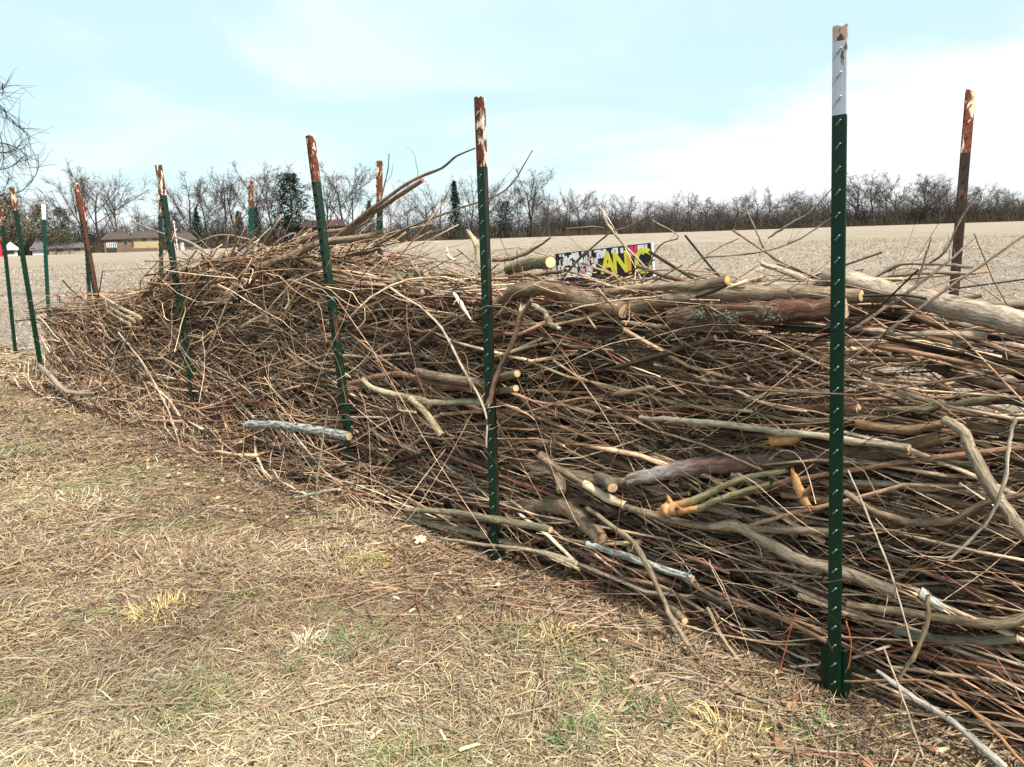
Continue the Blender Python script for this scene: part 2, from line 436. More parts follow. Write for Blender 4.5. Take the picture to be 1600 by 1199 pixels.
# ------------------------------------------------------------------ posts
def rust_mat(name, base, rust, amount, scale=30, metal=False, second=None):
    m, t, b = new_mat(name, 0.42, 0.3)
    tcn = t.nodes.new('ShaderNodeTexCoord')
    mp = t.nodes.new('ShaderNodeMapping'); mp.inputs['Scale'].default_value = (1, 1, 0.35)
    t.links.new(tcn.outputs['Object'], mp.inputs[0])
    oi = t.nodes.new('ShaderNodeObjectInfo')
    vm = t.nodes.new('ShaderNodeVectorMath'); vm.operation = 'ADD'
    t.links.new(mp.outputs[0], vm.inputs[0])
    t.links.new(oi.outputs['Random'], vm.inputs[1])
    n = noise(t, vm.outputs[0], scale, 6, 0.68, 0.3); fine = noise(t, vm.outputs[0], scale * 5, 3, 0.6)
    th = 1 - amount
    lo = 0.28 + 0.44 * th
    f = rng_map(t, n, lo - 0.02, lo + 0.03)
    rc = mixc(t, rng_map(t, fine, 0.4, 0.6), rust, tuple(x * 0.45 for x in rust))
    bc = base
    if second is not None:
        n3 = noise(t, vm.outputs[0], scale * 1.7, 4, 0.6)
        bc = mixc(t, rng_map(t, n3, 0.47, 0.53), base, second)
    col = mixc(t, f, bc, rc)
    t.links.new(col, b.inputs['Base Color'])
    r = rng_map(t, f, 0, 1, 0.42, 0.9, False); t.links.new(r, b.inputs['Roughness'])
    bump(t, b, mth(t, 'ADD', f, mth(t, 'MULTIPLY', fine, 0.3)), 0.35, 0.0015)
    return m
RUST = (0.33, 0.10, 0.035); BRN = (0.13, 0.05, 0.028)
M_green = rust_mat('green_post_paint', (0.0010, 0.020, 0.0095), BRN, 0.05, 25)
M_green2 = rust_mat('worn_green_post_paint', (0.007, 0.024, 0.015), BRN, 0.30, 22)
M_teal = rust_mat('teal_green_post_paint', (0.003, 0.042, 0.030), BRN, 0.08, 25)
M_brown = rust_mat('rust_brown_post', (0.10, 0.030, 0.018), (0.055, 0.03, 0.02), 0.35, 20)
M_brown2 = rust_mat('dark_brown_post', (0.022, 0.013, 0.010), (0.09, 0.038, 0.024), 0.33, 18)
M_topw = rust_mat('greyish_white_post_paint', (0.40, 0.43, 0.50), (0.10, 0.07, 0.05), 0.16, 30)
M_topr = rust_mat('rusty_flaking_white_paint', (0.60, 0.53, 0.45), (0.125, 0.044, 0.024), 0.60, 34)
M_toprr = rust_mat('mostly_rusted_paint', (0.62, 0.50, 0.38), (0.155, 0.046, 0.024), 0.66, 34)
M_topclean = rust_mat('clean_white_post_paint', (0.80, 0.84, 0.84), RUST, 0.06, 30)
M_worn = rust_mat('worn_stud_paint', (0.13, 0.20, 0.17), BRN, 0.1, 60)
M_blue = rust_mat('blue_worn_paint', (0.02, 0.13, 0.19), BRN, 0.4, 22)
M_rustcap = rust_mat('raw_rusted_cut', (0.40, 0.31, 0.25), (0.12, 0.06, 0.035), 0.4, 60)
def section(z0, z1, jag=0.0, steps=1):
    """T section with studded flange facing -y, stem towards +y with a rounded bulb"""
    pts = [(-0.0180, -0.0012), (-0.0165, -0.0030), (-0.005, -0.0036), (0.005, -0.0036), (0.0165, -0.0030), (0.0180, -0.0012), (0.0175, 0.0008),
           (0.0045, 0.0022), (0.0030, 0.0050), (0.0028, 0.0300), (0.0040, 0.0340), (0.0020, 0.0365), (-0.0020, 0.0365), (-0.0040, 0.0340), (-0.0028, 0.0300),
           (-0.0030, 0.0050), (-0.0045, 0.0022), (-0.0175, 0.0008)]
    n = len(pts); V = []; 
    for k in range(steps + 1):
        z = z0 + (z1 - z0) * k / steps
        for (x, y) in pts:
            V.append((x, y, z + (random.uniform(-jag, jag) if (jag and k == steps) else 0)))
    Q = [(k * n + i, k * n + (i + 1) % n, (k + 1) * n + (i + 1) % n, (k + 1) * n + i) for k in range(steps) for i in range(n)]
    # caps: flange quads + stem quads
    T = []
    for b, fl in ((0, True), (steps * n, False)):
        for a in ((0, 1, 6, 17), (1, 2, 7, 6), (2, 3, 7, 16), (1, 16, 17, 1)):
            pass
        cap = [(0, 1, 17), (1, 2, 17), (17, 2, 16), (2, 3, 16), (16, 3, 7), (3, 4, 7), (4, 6, 7), (4, 5, 6), (16, 7, 8), (16, 8, 15), (15, 8, 9), (15, 9, 14), (14, 9, 10), (14, 10, 13), (13, 10, 11), (13, 11, 12)]
        for c in cap:
            c = tuple(b + i for i in c)
            T.append(c if fl else c[::-1])
    return raw_mesh('section', V, Q, T)
def stud_mesh():
    # sloping wedge cast across the flange at a slant
    V = [(-0.0070, 0, -0.0070), (-0.0035, 0, -0.0085), (0.0075, 0, 0.0060), (0.0040, 0, 0.0080),
         (-0.0058, -0.0058, -0.0050), (-0.0040, -0.0058, -0.0060), (0.0060, -0.0064, 0.0045), (0.0042, -0.0064, 0.0056)]
    Q = [(4, 5, 6, 7), (0, 1, 5, 4), (1, 2, 6, 5), (2, 3, 7, 6), (3, 0, 4, 7)]
    return raw_mesh('stud', V, Q)
def plate_mesh():
    o_ = [(-0.042, 0.055), (-0.030, 0.070), (-0.012, 0.062), (0.012, 0.062), (0.030, 0.070), (0.042, 0.055), (0.042, -0.03), (0.018, -0.11), (-0.018, -0.11), (-0.042, -0.03)]
    n = len(o_); V = []
    for y in (0.0035, 0.0065):
        for (x, z) in o_:
            V.append((x, y + abs(x) * 0.12, z))
    Q = [(i, (i + 1) % n, n + (i + 1) % n, n + i) for i in range(n)]
    T = []
    for b, fl in ((0, False), (n, True)):
        for i in range(1, n - 1):
            t_ = (b, b + i, b + i + 1); T.append(t_ if fl else t_[::-1])
    return raw_mesh('anchor_plate', V, Q, T)
stud_by_mat = {}
PL = plate_mesh(); PL.materials.append(M_green)
POST_T = []
def make_post(base, top, facing, top_len, m_body, m_top, label, studs=True, plate=None, stem_mat=None, cap=True, name='fence_post'):
    base = np.array(base, float); top = np.array(top, float)
    a = top - base; H = np.linalg.norm(a); a /= H
    f = np.array(facing, float); f = f - a * (f @ a); f /= np.linalg.norm(f)
    y = -f; x = np.cross(y, a)
    e = empty(name, (0, 0, 0), label, 'fence post', 'steel fence posts holding the brush')
    e.matrix_world = Matrix(((x[0], y[0], a[0], base[0]), (x[1], y[1], a[1], base[1]), (x[2], y[2], a[2], base[2]), (0, 0, 0, 1)))
    sh = link('shaft', section(-0.12, H - top_len), m_body, e)
    tp = link('painted_top', section(H - top_len, H - 0.004 - (0.03 if cap else 0), 0.0), m_top, e)
    if cap: link('cut_top', section(H - 0.034, H, 0.004), M_rustcap if m_top is M_topw else m_top, e)
    pitch = 0.0535; z = H - 0.055
    zs = []
    while z > 0.03: zs.append(z); z -= pitch
    for m, sel in ((m_top, [q for q in zs if q > H - top_len]), (m_body, [q for q in zs if q <= H - top_len])):
        if m.name not in stud_by_mat:
            s = stud_mesh(); s.materials.append(m); stud_by_mat[m.name] = s
        if studs:
            if plate is not None and m is m_body:
                if 'worn' not in stud_by_mat:
                    s = stud_mesh(); s.materials.append(M_worn); stud_by_mat['worn'] = s
            for q in sel:
                s = link('stud', stud_by_mat['worn' if (plate is not None and m is m_body) else m.name], None, e); s.location = (0, -0.0033, q)
        elif sel:
            V0 = np.array([v.co[:] for v in stud_by_mat[m.name].vertices]); Q0 = np.array([p.vertices[:] for p in stud_by_mat[m.name].polygons])
            V = np.concatenate([V0 + [0, -0.0033, q] for q in sel]); Q = np.concatenate([Q0 + 8 * i for i in range(len(sel))])
            link('stud_row', raw_mesh('stud_row', V, Q), m, e)['kind'] = 'stuff'
    if stem_mat is not None:
        V = [(s * 0.0034, yy, zz) for s in (-1, 1) for yy in (0.006, 0.029) for zz in (0.0, H - top_len)]
        # thin worn skins along both sides of the stem, as solid slivers
        V = []; Q = []
        for s in (-1, 1):
            b = len(V)
            for (xx) in (0.0029, 0.0036):
                for (yy, zz) in ((0.006, 0.02), (0.029, 0.02), (0.029, H - top_len - 0.002), (0.006, H - top_len - 0.002)):
                    V.append((s * xx, yy, zz))
            Q += [(b, b + 1, b + 2, b + 3), (b + 4, b + 5, b + 6, b + 7), (b, b + 1, b + 5, b + 4), (b + 1, b + 2, b + 6, b + 5), (b + 2, b + 3, b + 7, b + 6), (b + 3, b, b + 4, b + 7)]
        link('stem_side', raw_mesh('stem_side', V, Q), stem_mat, e)
    if plate is not None:
        p = link('anchor_plate', PL, None, e); p.location = (0, 0.0, plate)
    POST_T.append((float(base @ D_ROW) - T0, float(base @ N_ROW) - C0, H))
    return e
def front_post(top_px, base_px, *a, **k):
    b = on_ground(*base_px)
    d = ray(*top_px); s = b[1] / d[1]; tp = CAM + d * s
    return make_post(b, tp, *a, **k)
def back_post(top_px, low_px, H, *a, **k):
    d = ray(*top_px); s = (H - HC) / d[2]; tp = CAM + d * s
    d2 = ray(*low_px); s2 = tp[1] / d2[1]; lp = CAM + d2 * s2
    u = (tp - lp) / (tp[2] - lp[2]); b = tp - u * tp[2]
    return make_post(b, tp, *a, **k)
NF = -N_ROW
def turn(v, deg):
    r = math.radians(deg); return np.array([v[0] * math.cos(r) - v[1] * math.sin(r), v[0] * math.sin(r) + v[1] * math.cos(r), 0])
front_post((1313, 40), (1303, 1092), turn(NF, 0), 0.198, M_green, M_topw, 'nearest fence post, dark green with a greyish white top', plate=0.075)
front_post((747, 152), (774, 882), turn(NF, 8), 0.235, M_green, M_topr, 'dark green post in the middle of the photo with flaking white and rust top', plate=0.06, stem_mat=M_brown2)
front_post((481, 212), (553, 772), NF, 0.21, M_green, M_toprr, 'green post with red-rusted top, leaning, left of the middle post', stem_mat=M_green2)
front_post((244, 258), (309, 682), NF, 0.185, M_green, M_topr, 'leaning green post with whitish rusty top where the brush sags', stem_mat=M_green2)
back_post((116, 286), (155, 500), 1.76, turn(NF, 10), 0.24, M_green2, M_toprr, 'red-brown rusted post standing inside the brush', stem_mat=M_brown)
front_post((15, 293), (66, 604), NF, 0.2, M_green, M_toprr, 'dark green post with orange-rust top at the far left end of the brush')
front_post((-1, 326), (22, 552), NF, 0.2, M_green, M_topr, 'farthest left post at the photo edge with whitish top')
back_post((1517, 141), (1491, 455), 1.72, turn(NF, 42), 0.22, M_brown2, M_toprr, 'dark brown rusty post behind the brush right of the nearest post', stem_mat=M_blue)
back_post((589, 252), (590, 430), 1.76, turn(NF, -40), 0.25, M_green, M_toprr, 'dark green post behind the brush with brown and white rusted top', studs=False)
back_post((389, 283), (389, 410), 1.76, turn(NF, -20), 0.22, M_teal, M_toprr, 'short-looking teal green post behind the brush hump with rusty cream top', studs=False)
back_post((247, 297), (250, 450), 1.8, turn(NF, -20), 0.25, M_green2, M_topr, 'brownish post behind the leaning green post in the sag', studs=False)
back_post((129, 318), (137, 455), 1.76, turn(NF, -20), 0.20, M_green, M_toprr, 'green post with orange top just behind the red-brown post', studs=False)
back_post((65, 319), (74, 505), 1.76, turn(NF, -10), 0.17, M_teal, M_topclean, 'bright green post with clean white top at the far left', studs=False, cap=False)

# ------------------------------------------------------------------ brush fence
sil = [(40, 540), (75, 505), (110, 487), (150, 478), (200, 480), (235, 474), (275, 462), (310, 435), (360, 420), (420, 406), (480, 398), (530, 398), (580, 420), (640, 438), (700, 442), (780, 446), (850, 450),
       (930, 456), (1020, 457), (1100, 456), (1200, 458), (1300, 465), (1400, 480), (1500, 500), (1600, 520), (1800, 570)]
sp = np.array([pv(x, y, 0.45) for x, y in sil])
st = sp @ D_ROW - T0; sz = sp[:, 2]; o_ = np.argsort(st); st, sz = st[o_], sz[o_]
def Htop(t): return np.interp(t, st, sz)
TMIN, TMAX = -2.2, 7.3
PAL = np.array([(0.30, 0.215, 0.145), (0.235, 0.165, 0.115), (0.36, 0.275, 0.19), (0.30, 0.25, 0.19), (0.20, 0.125, 0.08), (0.40, 0.32, 0.235), (0.24, 0.21, 0.13), (0.16, 0.10, 0.07), (0.25, 0.13, 0.09), (0.45, 0.38, 0.30)])
PAL = PAL * np.array([0.89, 0.815, 0.775])
PALW = np.array([5, 4, 4, 4, 3, 3, 2, 2, 0.5, 1.6]); PALW = PALW / PALW.sum()
PALN = ['tan', 'brown', 'pale tan', 'grey', 'dark brown', 'straw-coloured', 'olive', 'blackish', 'reddish', 'silvery']
_fp = sorted((POST_T[i][0], POST_T[i][1]) for i in (0, 1, 2, 3, 5))
_ft = np.array([a for a, b in _fp]); _fv = np.array([b for a, b in _fp])
def vfront(t, z):
    far_ = np.clip((t - 1.6) / 1.0, 0, 1)
    return np.interp(t, _ft, _fv) + 0.085 - 0.02 * far_ - np.clip(0.22 - z, 0, 0.22) * (0.25 + 0.9 * far_) - 0.10 * far_ * np.clip((0.65 - z) / 0.65, 0, 1)
def stick_paths(n, K, Lm, Ls, tiltz, tiltv, bend, zpow=1.0, vmin=None, vmax=1.0, frontbias=1.0, tmin=TMIN, tmax=TMAX, zlo=0.01, over=0.0, wig=0.02, tmean=0.0, sgn=0):
    t = rng.uniform(tmin, tmax, n)
    # perspective shows near end more: keep even
    H = Htop(t)
    z = zlo + (H - zlo + over) * rng.random(n) ** zpow
    vf = vfront(t, z) if vmin is None else np.full(n, vmin)
    vmx = np.where(t < -0.35, 0.55, vmax)
    v = vf + (vmx - vf) * rng.random(n) ** frontbias
    L = (Lm * np.exp(rng.normal(0, Ls, n)))
    az = rng.normal(tmean, tiltz, n); av = rng.normal(0, tiltv, n)
    dz = np.sin(az); dt = np.cos(az) * np.cos(av) * (np.where(rng.random(n) < 0.5, -1, 1) if sgn == 0 else sgn); dv = np.cos(az) * np.sin(av)
    s = np.linspace(-0.5, 0.5, K)[None, :]
    bz = rng.normal(0, bend, n)[:, None]; bv = rng.normal(0, bend * 0.5, n)[:, None]
    TT = t[:, None] + dt[:, None] * s * L[:, None]
    VV = v[:, None] + dv[:, None] * s * L[:, None] + bv * L[:, None] * (s * s - 0.08) * 2
    ZZ = z[:, None] + dz[:, None] * s * L[:, None] + bz * L[:, None] * (s * s - 0.08) * 2
    wz = rng.normal(0, 1, (n, K)); wz[:, 1:-1] = (wz[:, :-2] + wz[:, 1:-1] + wz[:, 2:]) / 2
    wv = rng.normal(0, 1, (n, K))
    ZZ += wz * wig * L[:, None]; VV += wv * wig * 0.6 * L[:, None]
    if vmin is None:
        lim = vfront(TT, ZZ) - 0.015
        VV = np.maximum(VV, lim + rng.uniform(0, 0.02, (n, 1)))
    cap = Htop(TT) - np.clip(VV - 0.4, 0, 1) * 0.22 - 0.02 + rng.exponential(0.022 + max(over, 0) * 0.35, (n, 1)) * (1 if over > 0 else 0.6)
    ZZ = np.where(ZZ > cap, cap + (ZZ - cap) * (0.12 if over <= 0 else 0.6), ZZ)
    return TT, VV, ZZ, L
def clampz(TT, VV, ZZ, r):
    P = row(TT, VV, ZZ)
    g = gh(P[..., 0], P[..., 1]) + r[:, None] * 0.9
    P[..., 2] = np.maximum(P[..., 2], g)
    return P
def avoid_posts(TT, VV, ZZ, r):
    """keep sticks out of post shafts: pushed behind the flange and stem"""
    for (tp, vp, H) in POST_T:
        near = np.abs(TT - tp) < 0.03 + r[:, None]
        inside = near & (VV > vp - 0.02) & (VV < vp + 0.05)
        VV = np.where(inside, vp + 0.052 + r[:, None], VV)
    return VV
parts = []
def bulk(n, K, S, r_lo, r_hi, taper, ends, palw=PALW, colmul=(0.7, 1.25), redpatch=False, **kw):
    TT, VV, ZZ, L = stick_paths(n, K, **kw)
    r = r_lo * (r_hi / r_lo) ** (rng.random(n) ** 1.3)
    tm_, zm_ = TT.mean(1), ZZ.mean(1)
    keep = (tm_ > 0.25) | (zm_ < 0.58) | (rng.random(n) < np.where(tm_ < -0.45, 0.10, 0.34))
    TT, VV, ZZ, L, r = TT[keep], VV[keep], ZZ[keep], L[keep], r[keep]; n = len(r)
    VV = avoid_posts(TT, VV, ZZ, r)
    P = clampz(TT, VV, ZZ, r)
    Rr = r[:, None] * np.linspace(1.0, taper, K)[None, :] * rng.uniform(0.88, 1.12, (n, K))
    k = rng.choice(len(PAL), n, p=palw)
    tone = np.where(rng.random(n) < (0.5 if colmul[0] < 0.85 else 0.38), rng.uniform(0.12, 0.48, n), rng.uniform(colmul[0], colmul[1], n) * 1.5)[:, None]
    col = PAL[k] * tone
    tm = TT.mean(1); zm = ZZ.mean(1)
    for (rt, rz, st_, sz_) in ((6.1, 0.55, 0.35, 0.12), (3.55, 0.25, 0.35, 0.16), (2.0, 0.22, 0.5, 0.07), (0.5, 0.15, 0.7, 0.10), (0.9, 0.75, 0.7, 0.05), (-0.9, 0.25, 0.6, 0.1)):
        pr = np.exp(-((tm - rt) / st_) ** 2 - ((zm - rz) / sz_) ** 2) * 0.5
        hit = rng.random(n) < pr
        hit &= (r < 0.006)
        col[hit] = np.array([0.27, 0.11, 0.065]) * rng.uniform(0.7, 1.3, (hit.sum(), 1))
    ec = np.array([0.50, 0.38, 0.25]) * rng.uniform(0.5, 1.2, (n, 1)) if ends else None
    parts.append(tubes(P, Rr, S, col, ec))
    return P, r, col
# inner mass
bulk(1600, 6, 5, 0.005, 0.014, 0.55, True, Lm=1.3, Ls=0.35, tiltz=0.10, tiltv=0.10, bend=0.06, frontbias=1.0)
bulk(1900, 8, 5, 0.0038, 0.010, 0.5, True, Lm=1.1, Ls=0.35, tiltz=0.15, tiltv=0.10, bend=0.12, frontbias=2.2, colmul=(0.9, 1.9))
# small sticks and twigs
bulk(4400, 7, 4, 0.0018, 0.0048, 0.4, False, Lm=0.9, Ls=0.4, tiltz=0.20, tiltv=0.15, bend=0.14, frontbias=1.4, wig=0.012, colmul=(0.9, 2.0))
bulk(2200, 7, 3, 0.0012, 0.0030, 0.4, False, Lm=0.6, Ls=0.45, tiltz=0.40, tiltv=0.35, bend=0.25, frontbias=1.4, wig=0.014, colmul=(0.9, 2.1))
# wild curling shoots at the face
bulk(4300, 10, 3, 0.0009, 0.0020, 0.45, False, Lm=0.6, Ls=0.5, tiltz=0.45, tiltv=0.25, bend=0.28, frontbias=5, wig=0.010, colmul=(1.2, 2.3))
# the left part is made of finer brushwood
bulk(3800, 8, 4, 0.0020, 0.0062, 0.4, False, Lm=1.1, Ls=0.4, tiltz=0.18, tiltv=0.15, bend=0.16, frontbias=1.8, tmin=2.3, tmax=7.0, wig=0.010, colmul=(0.9, 2.0))
# twigs that stick out in front of the posts here and there
bulk(240, 10, 3, 0.0012, 0.0026, 0.45, False, Lm=0.55, Ls=0.4, tiltz=0.5, tiltv=0.3, bend=0.5, vmin=-0.12, vmax=0.06, tmin=1.4, tmax=7.0, wig=0.011, colmul=(1.1, 2.0))
bulk(60, 10, 3, 0.0010, 0.0018, 0.45, False, Lm=0.5, Ls=0.4, tiltz=0.5, tiltv=0.3, bend=0.5, vmin=-0.05, vmax=0.03, tmin=-1, tmax=1.4, wig=0.011, colmul=(1.1, 2.0))
# sticks of the hump, rising to the right
bulk(230, 8, 5, 0.0030, 0.0105, 0.5, True, Lm=0.8, Ls=0.35, tiltz=0.16, tiltv=0.25, bend=0.12, vmin=0.08, vmax=0.8, zlo=0.75, zpow=0.5, over=0.05, wig=0.012, tmin=2.9, tmax=5.0, tmean=0.42, sgn=-1, colmul=(1.0, 1.9))
bulk(160, 9, 3, 0.0014, 0.0032, 0.5, False, Lm=0.7, Ls=0.4, tiltz=0.25, tiltv=0.3, bend=0.3, vmin=0.08, vmax=0.8, zlo=0.85, zpow=0.5, over=0.09, wig=0.012, tmin=2.6, tmax=5.2, tmean=0.5, sgn=-1, colmul=(1.0, 1.9))
# untidy top layer
bulk(900, 8, 4, 0.0020, 0.0065, 0.45, True, Lm=0.7, Ls=0.4, tiltz=0.20, tiltv=0.35, bend=0.25, vmin=0.1, vmax=0.9, zlo=0.93, zpow=0.6, over=0.035, wig=0.014, tmin=-1.8, colmul=(0.9, 1.7))
# loose top shoots
bulk(330, 9, 3, 0.0012, 0.0024, 0.4, False, Lm=0.42, Ls=0.45, tiltz=0.55, tiltv=0.5, bend=0.6, vmin=0.05, vmax=0.9, zlo=0.9, zpow=0.35, over=0.07, wig=0.015, colmul=(0.8, 1.6))
# bottom spill
bulk(900, 7, 3, 0.0012, 0.003, 0.4, False, Lm=0.42, Ls=0.4, tiltz=0.15, tiltv=0.8, bend=0.15, vmin=-0.26, vmax=0.05, zpow=4.0, zlo=0.005, over=-1.0, tmin=-0.6, wig=0.02)
V, q, c, b = merge(parts)
tag(link('brushwood', raw_mesh('brushwood', V, q, col=c, bp=b, smooth=True), M_bark), 'dense mass of cut brushwood and twigs packed between the two rows of posts', 'brushwood', kind='stuff')

# dead leaves caught in the brush and lying below it
n = 700
TT = rng.uniform(-1.3, 6.8, n); ZZ = np.where(rng.random(n) < 0.5, 0.02, rng.random(n) ** 1.5 * 0.9 * Htop(TT)); VV = np.where(ZZ < 0.03, -rng.random(n) * 0.45, vfront(TT, ZZ) + rng.random(n) * 0.08)
c0 = row(TT, VV, ZZ); a_ = rng.normal(0, 1, (n, 3)); a_[ZZ < 0.03, 2] *= 0.3; a_ /= np.linalg.norm(a_, axis=1, keepdims=True); b_ = np.cross(a_, rng.normal(0, 1, (n, 3))); b_ /= np.linalg.norm(b_, axis=1, keepdims=True)
sz_ = rng.uniform(0.008, 0.022, (n, 1)); nn = np.cross(a_, b_) * sz_ * 0.4
V = np.stack([c0 - a_ * sz_, c0 - a_ * sz_ * .2 + b_ * sz_ * .55 + nn, c0 + a_ * sz_ * .6 + b_ * sz_ * .4, c0 + a_ * sz_ * 1.2 - nn, c0 + a_ * sz_ * .5 - b_ * sz_ * .45 + nn, c0 - a_ * sz_ * .3 - b_ * sz_ * .5], 1).reshape(-1, 3)
bb = np.arange(n)[:, None] * 6
c = np.repeat(np.array([(0.36, 0.24, 0.14), (0.28, 0.15, 0.08), (0.45, 0.34, 0.22)])[rng.integers(0, 3, n)] * rng.uniform(0.6, 1.3, (n, 1)), 6, 0)
tag(link('dead_leaves', raw_mesh('dead_leaves', V, np.concatenate([bb + [0, 1, 2, 5], bb + [5, 2, 3, 4]]), col=c), M_straw), 'small curled dead leaves caught in the brush and on the grass at its foot', 'leaves', kind='stuff')

# twigs lying on the lawn
n = 2600
TT = rng.uniform(-0.7, 8, n); VV = 0.1 - np.abs(rng.gamma(1.0, 0.30, n)); 
ang = rng.uniform(0, 3.14, n); L = rng.uniform(0.05, 0.32, n); s = np.linspace(-0.5, 0.5, 5)[None]
bd = rng.normal(0, 0.15, (n, 1))
A1 = TT[:, None] + np.cos(ang)[:, None] * s * L[:, None]; A2 = VV[:, None] + np.sin(ang)[:, None] * s * L[:, None] + bd * L[:, None] * s * s
P = row(A1, A2, np.zeros_like(A1)); r = rng.uniform(0.0012, 0.003, n)
P[..., 2] = gh(P[..., 0], P[..., 1]) + 0.012 + rng.uniform(0, 0.012, (n, 1))
V, q, c, b = tubes(P, np.repeat(r[:, None], 5, 1), 3, PAL[rng.choice(10, n, p=PALW)] * rng.uniform(0.8, 1.3, (n, 1)))
tag(link('fallen_twigs', raw_mesh('fallen_twigs', V, q, col=c, bp=b), M_bark), 'small fallen twigs strewn on the grass along the foot of the brush', 'twigs', kind='stuff')

# ------------------------------------------------------------------ individual branches
def catmull(pts, rs, per=5):
    pts = [np.array(p, float) for p in pts]
    if len(pts) == 2: pts = [pts[0], (pts[0] + pts[1]) / 2 + np.array([0, 0, random.uniform(-1, 1) * 0.01 * np.linalg.norm(pts[1] - pts[0])]), pts[1]]; rs = [rs[0], (rs[0] + rs[-1]) / 2, rs[-1]]
    if len(rs) != len(pts): rs = np.interp(np.linspace(0, 1, len(pts)), np.linspace(0, 1, len(rs)), rs)
    P = [2 * pts[0] - pts[1]] + pts + [2 * pts[-1] - pts[-2]]
    out, ro = [], []
    for i in range(len(pts) - 1):
        a, b, c, d = P[i], P[i + 1], P[i + 2], P[i + 3]
        for k in range(per):
            u = k / per
            out.append(0.5 * ((2 * b) + (c - a) * u + (2 * a - 5 * b + 4 * c - d) * u * u + (3 * b - a - 3 * c + d) * u ** 3)); ro.append(rs[i] * (1 - u) + rs[i + 1] * u)
    out.append(pts[-1]); ro.append(rs[-1])
    return np.array(out), np.array(ro)
def disc(c, nrm, r, S=10, rough=0.0):
    nrm = np.array(nrm, float); nrm /= np.linalg.norm(nrm)
    ref = np.array([0, 0, 1.0]) if abs(nrm[2]) < 0.85 else np.array([1.0, 0, 0])
    a = np.cross(nrm, ref); a /= np.linalg.norm(a); b = np.cross(nrm, a)
    V = [c + nrm * 0.003]
    for k in range(S):
        t = k / S * 6.2832; V.append(c + nrm * (0.0015 + random.uniform(-1, 1) * rough) + (a * math.cos(t) + b * math.sin(t)) * r * 0.93)
    for k in range(S):
        t = k / S * 6.2832; V.append(c - nrm * 0.006 + (a * math.cos(t) + b * math.sin(t)) * r * 0.93)
    T = [(0, 1 + k, 1 + (k + 1) % S) for k in range(S)]
    Q = [(1 + k, 1 + S + k, 1 + S + (k + 1) % S, 1 + (k + 1) % S) for k in range(S)]
    return np.array(V), Q, T
CUTC = np.array([(0, 1, 0)] + [(1, 1, 1)] * 20)
def torn(c, nrm, r):
    """splintered end: a handful of sharp wedges"""
    nrm = np.array(nrm, float); nrm /= np.linalg.norm(nrm)
    ref = np.array([0, 0, 1.0]) if abs(nrm[2]) < 0.85 else np.array([1.0, 0, 0])
    a = np.cross(nrm, ref); a /= np.linalg.norm(a); b = np.cross(nrm, a)
    V, T = [], []
    for k in range(9):
        t = random.uniform(0, 6.28); rr = random.uniform(0.1, 0.75) * r
        p = c + (a * math.cos(t) + b * math.sin(t)) * rr
        w_ = r * random.uniform(0.18, 0.35); L = r * random.uniform(0.8, 2.6)
        i = len(V)
        for j in range(3):
            u = j / 3 * 6.28 + t; V.append(p - nrm * r * 0.3 + (a * math.cos(u) + b * math.sin(u)) * w_)
        V.append(p + nrm * L + (a * random.uniform(-1, 1) + b * random.uniform(-1, 1)) * r * 0.3)
        T += [(i, i + 1, i + 3), (i + 1, i + 2, i + 3), (i + 2, i, i + 3)]
    return np.array(V), [], T
NB = 0
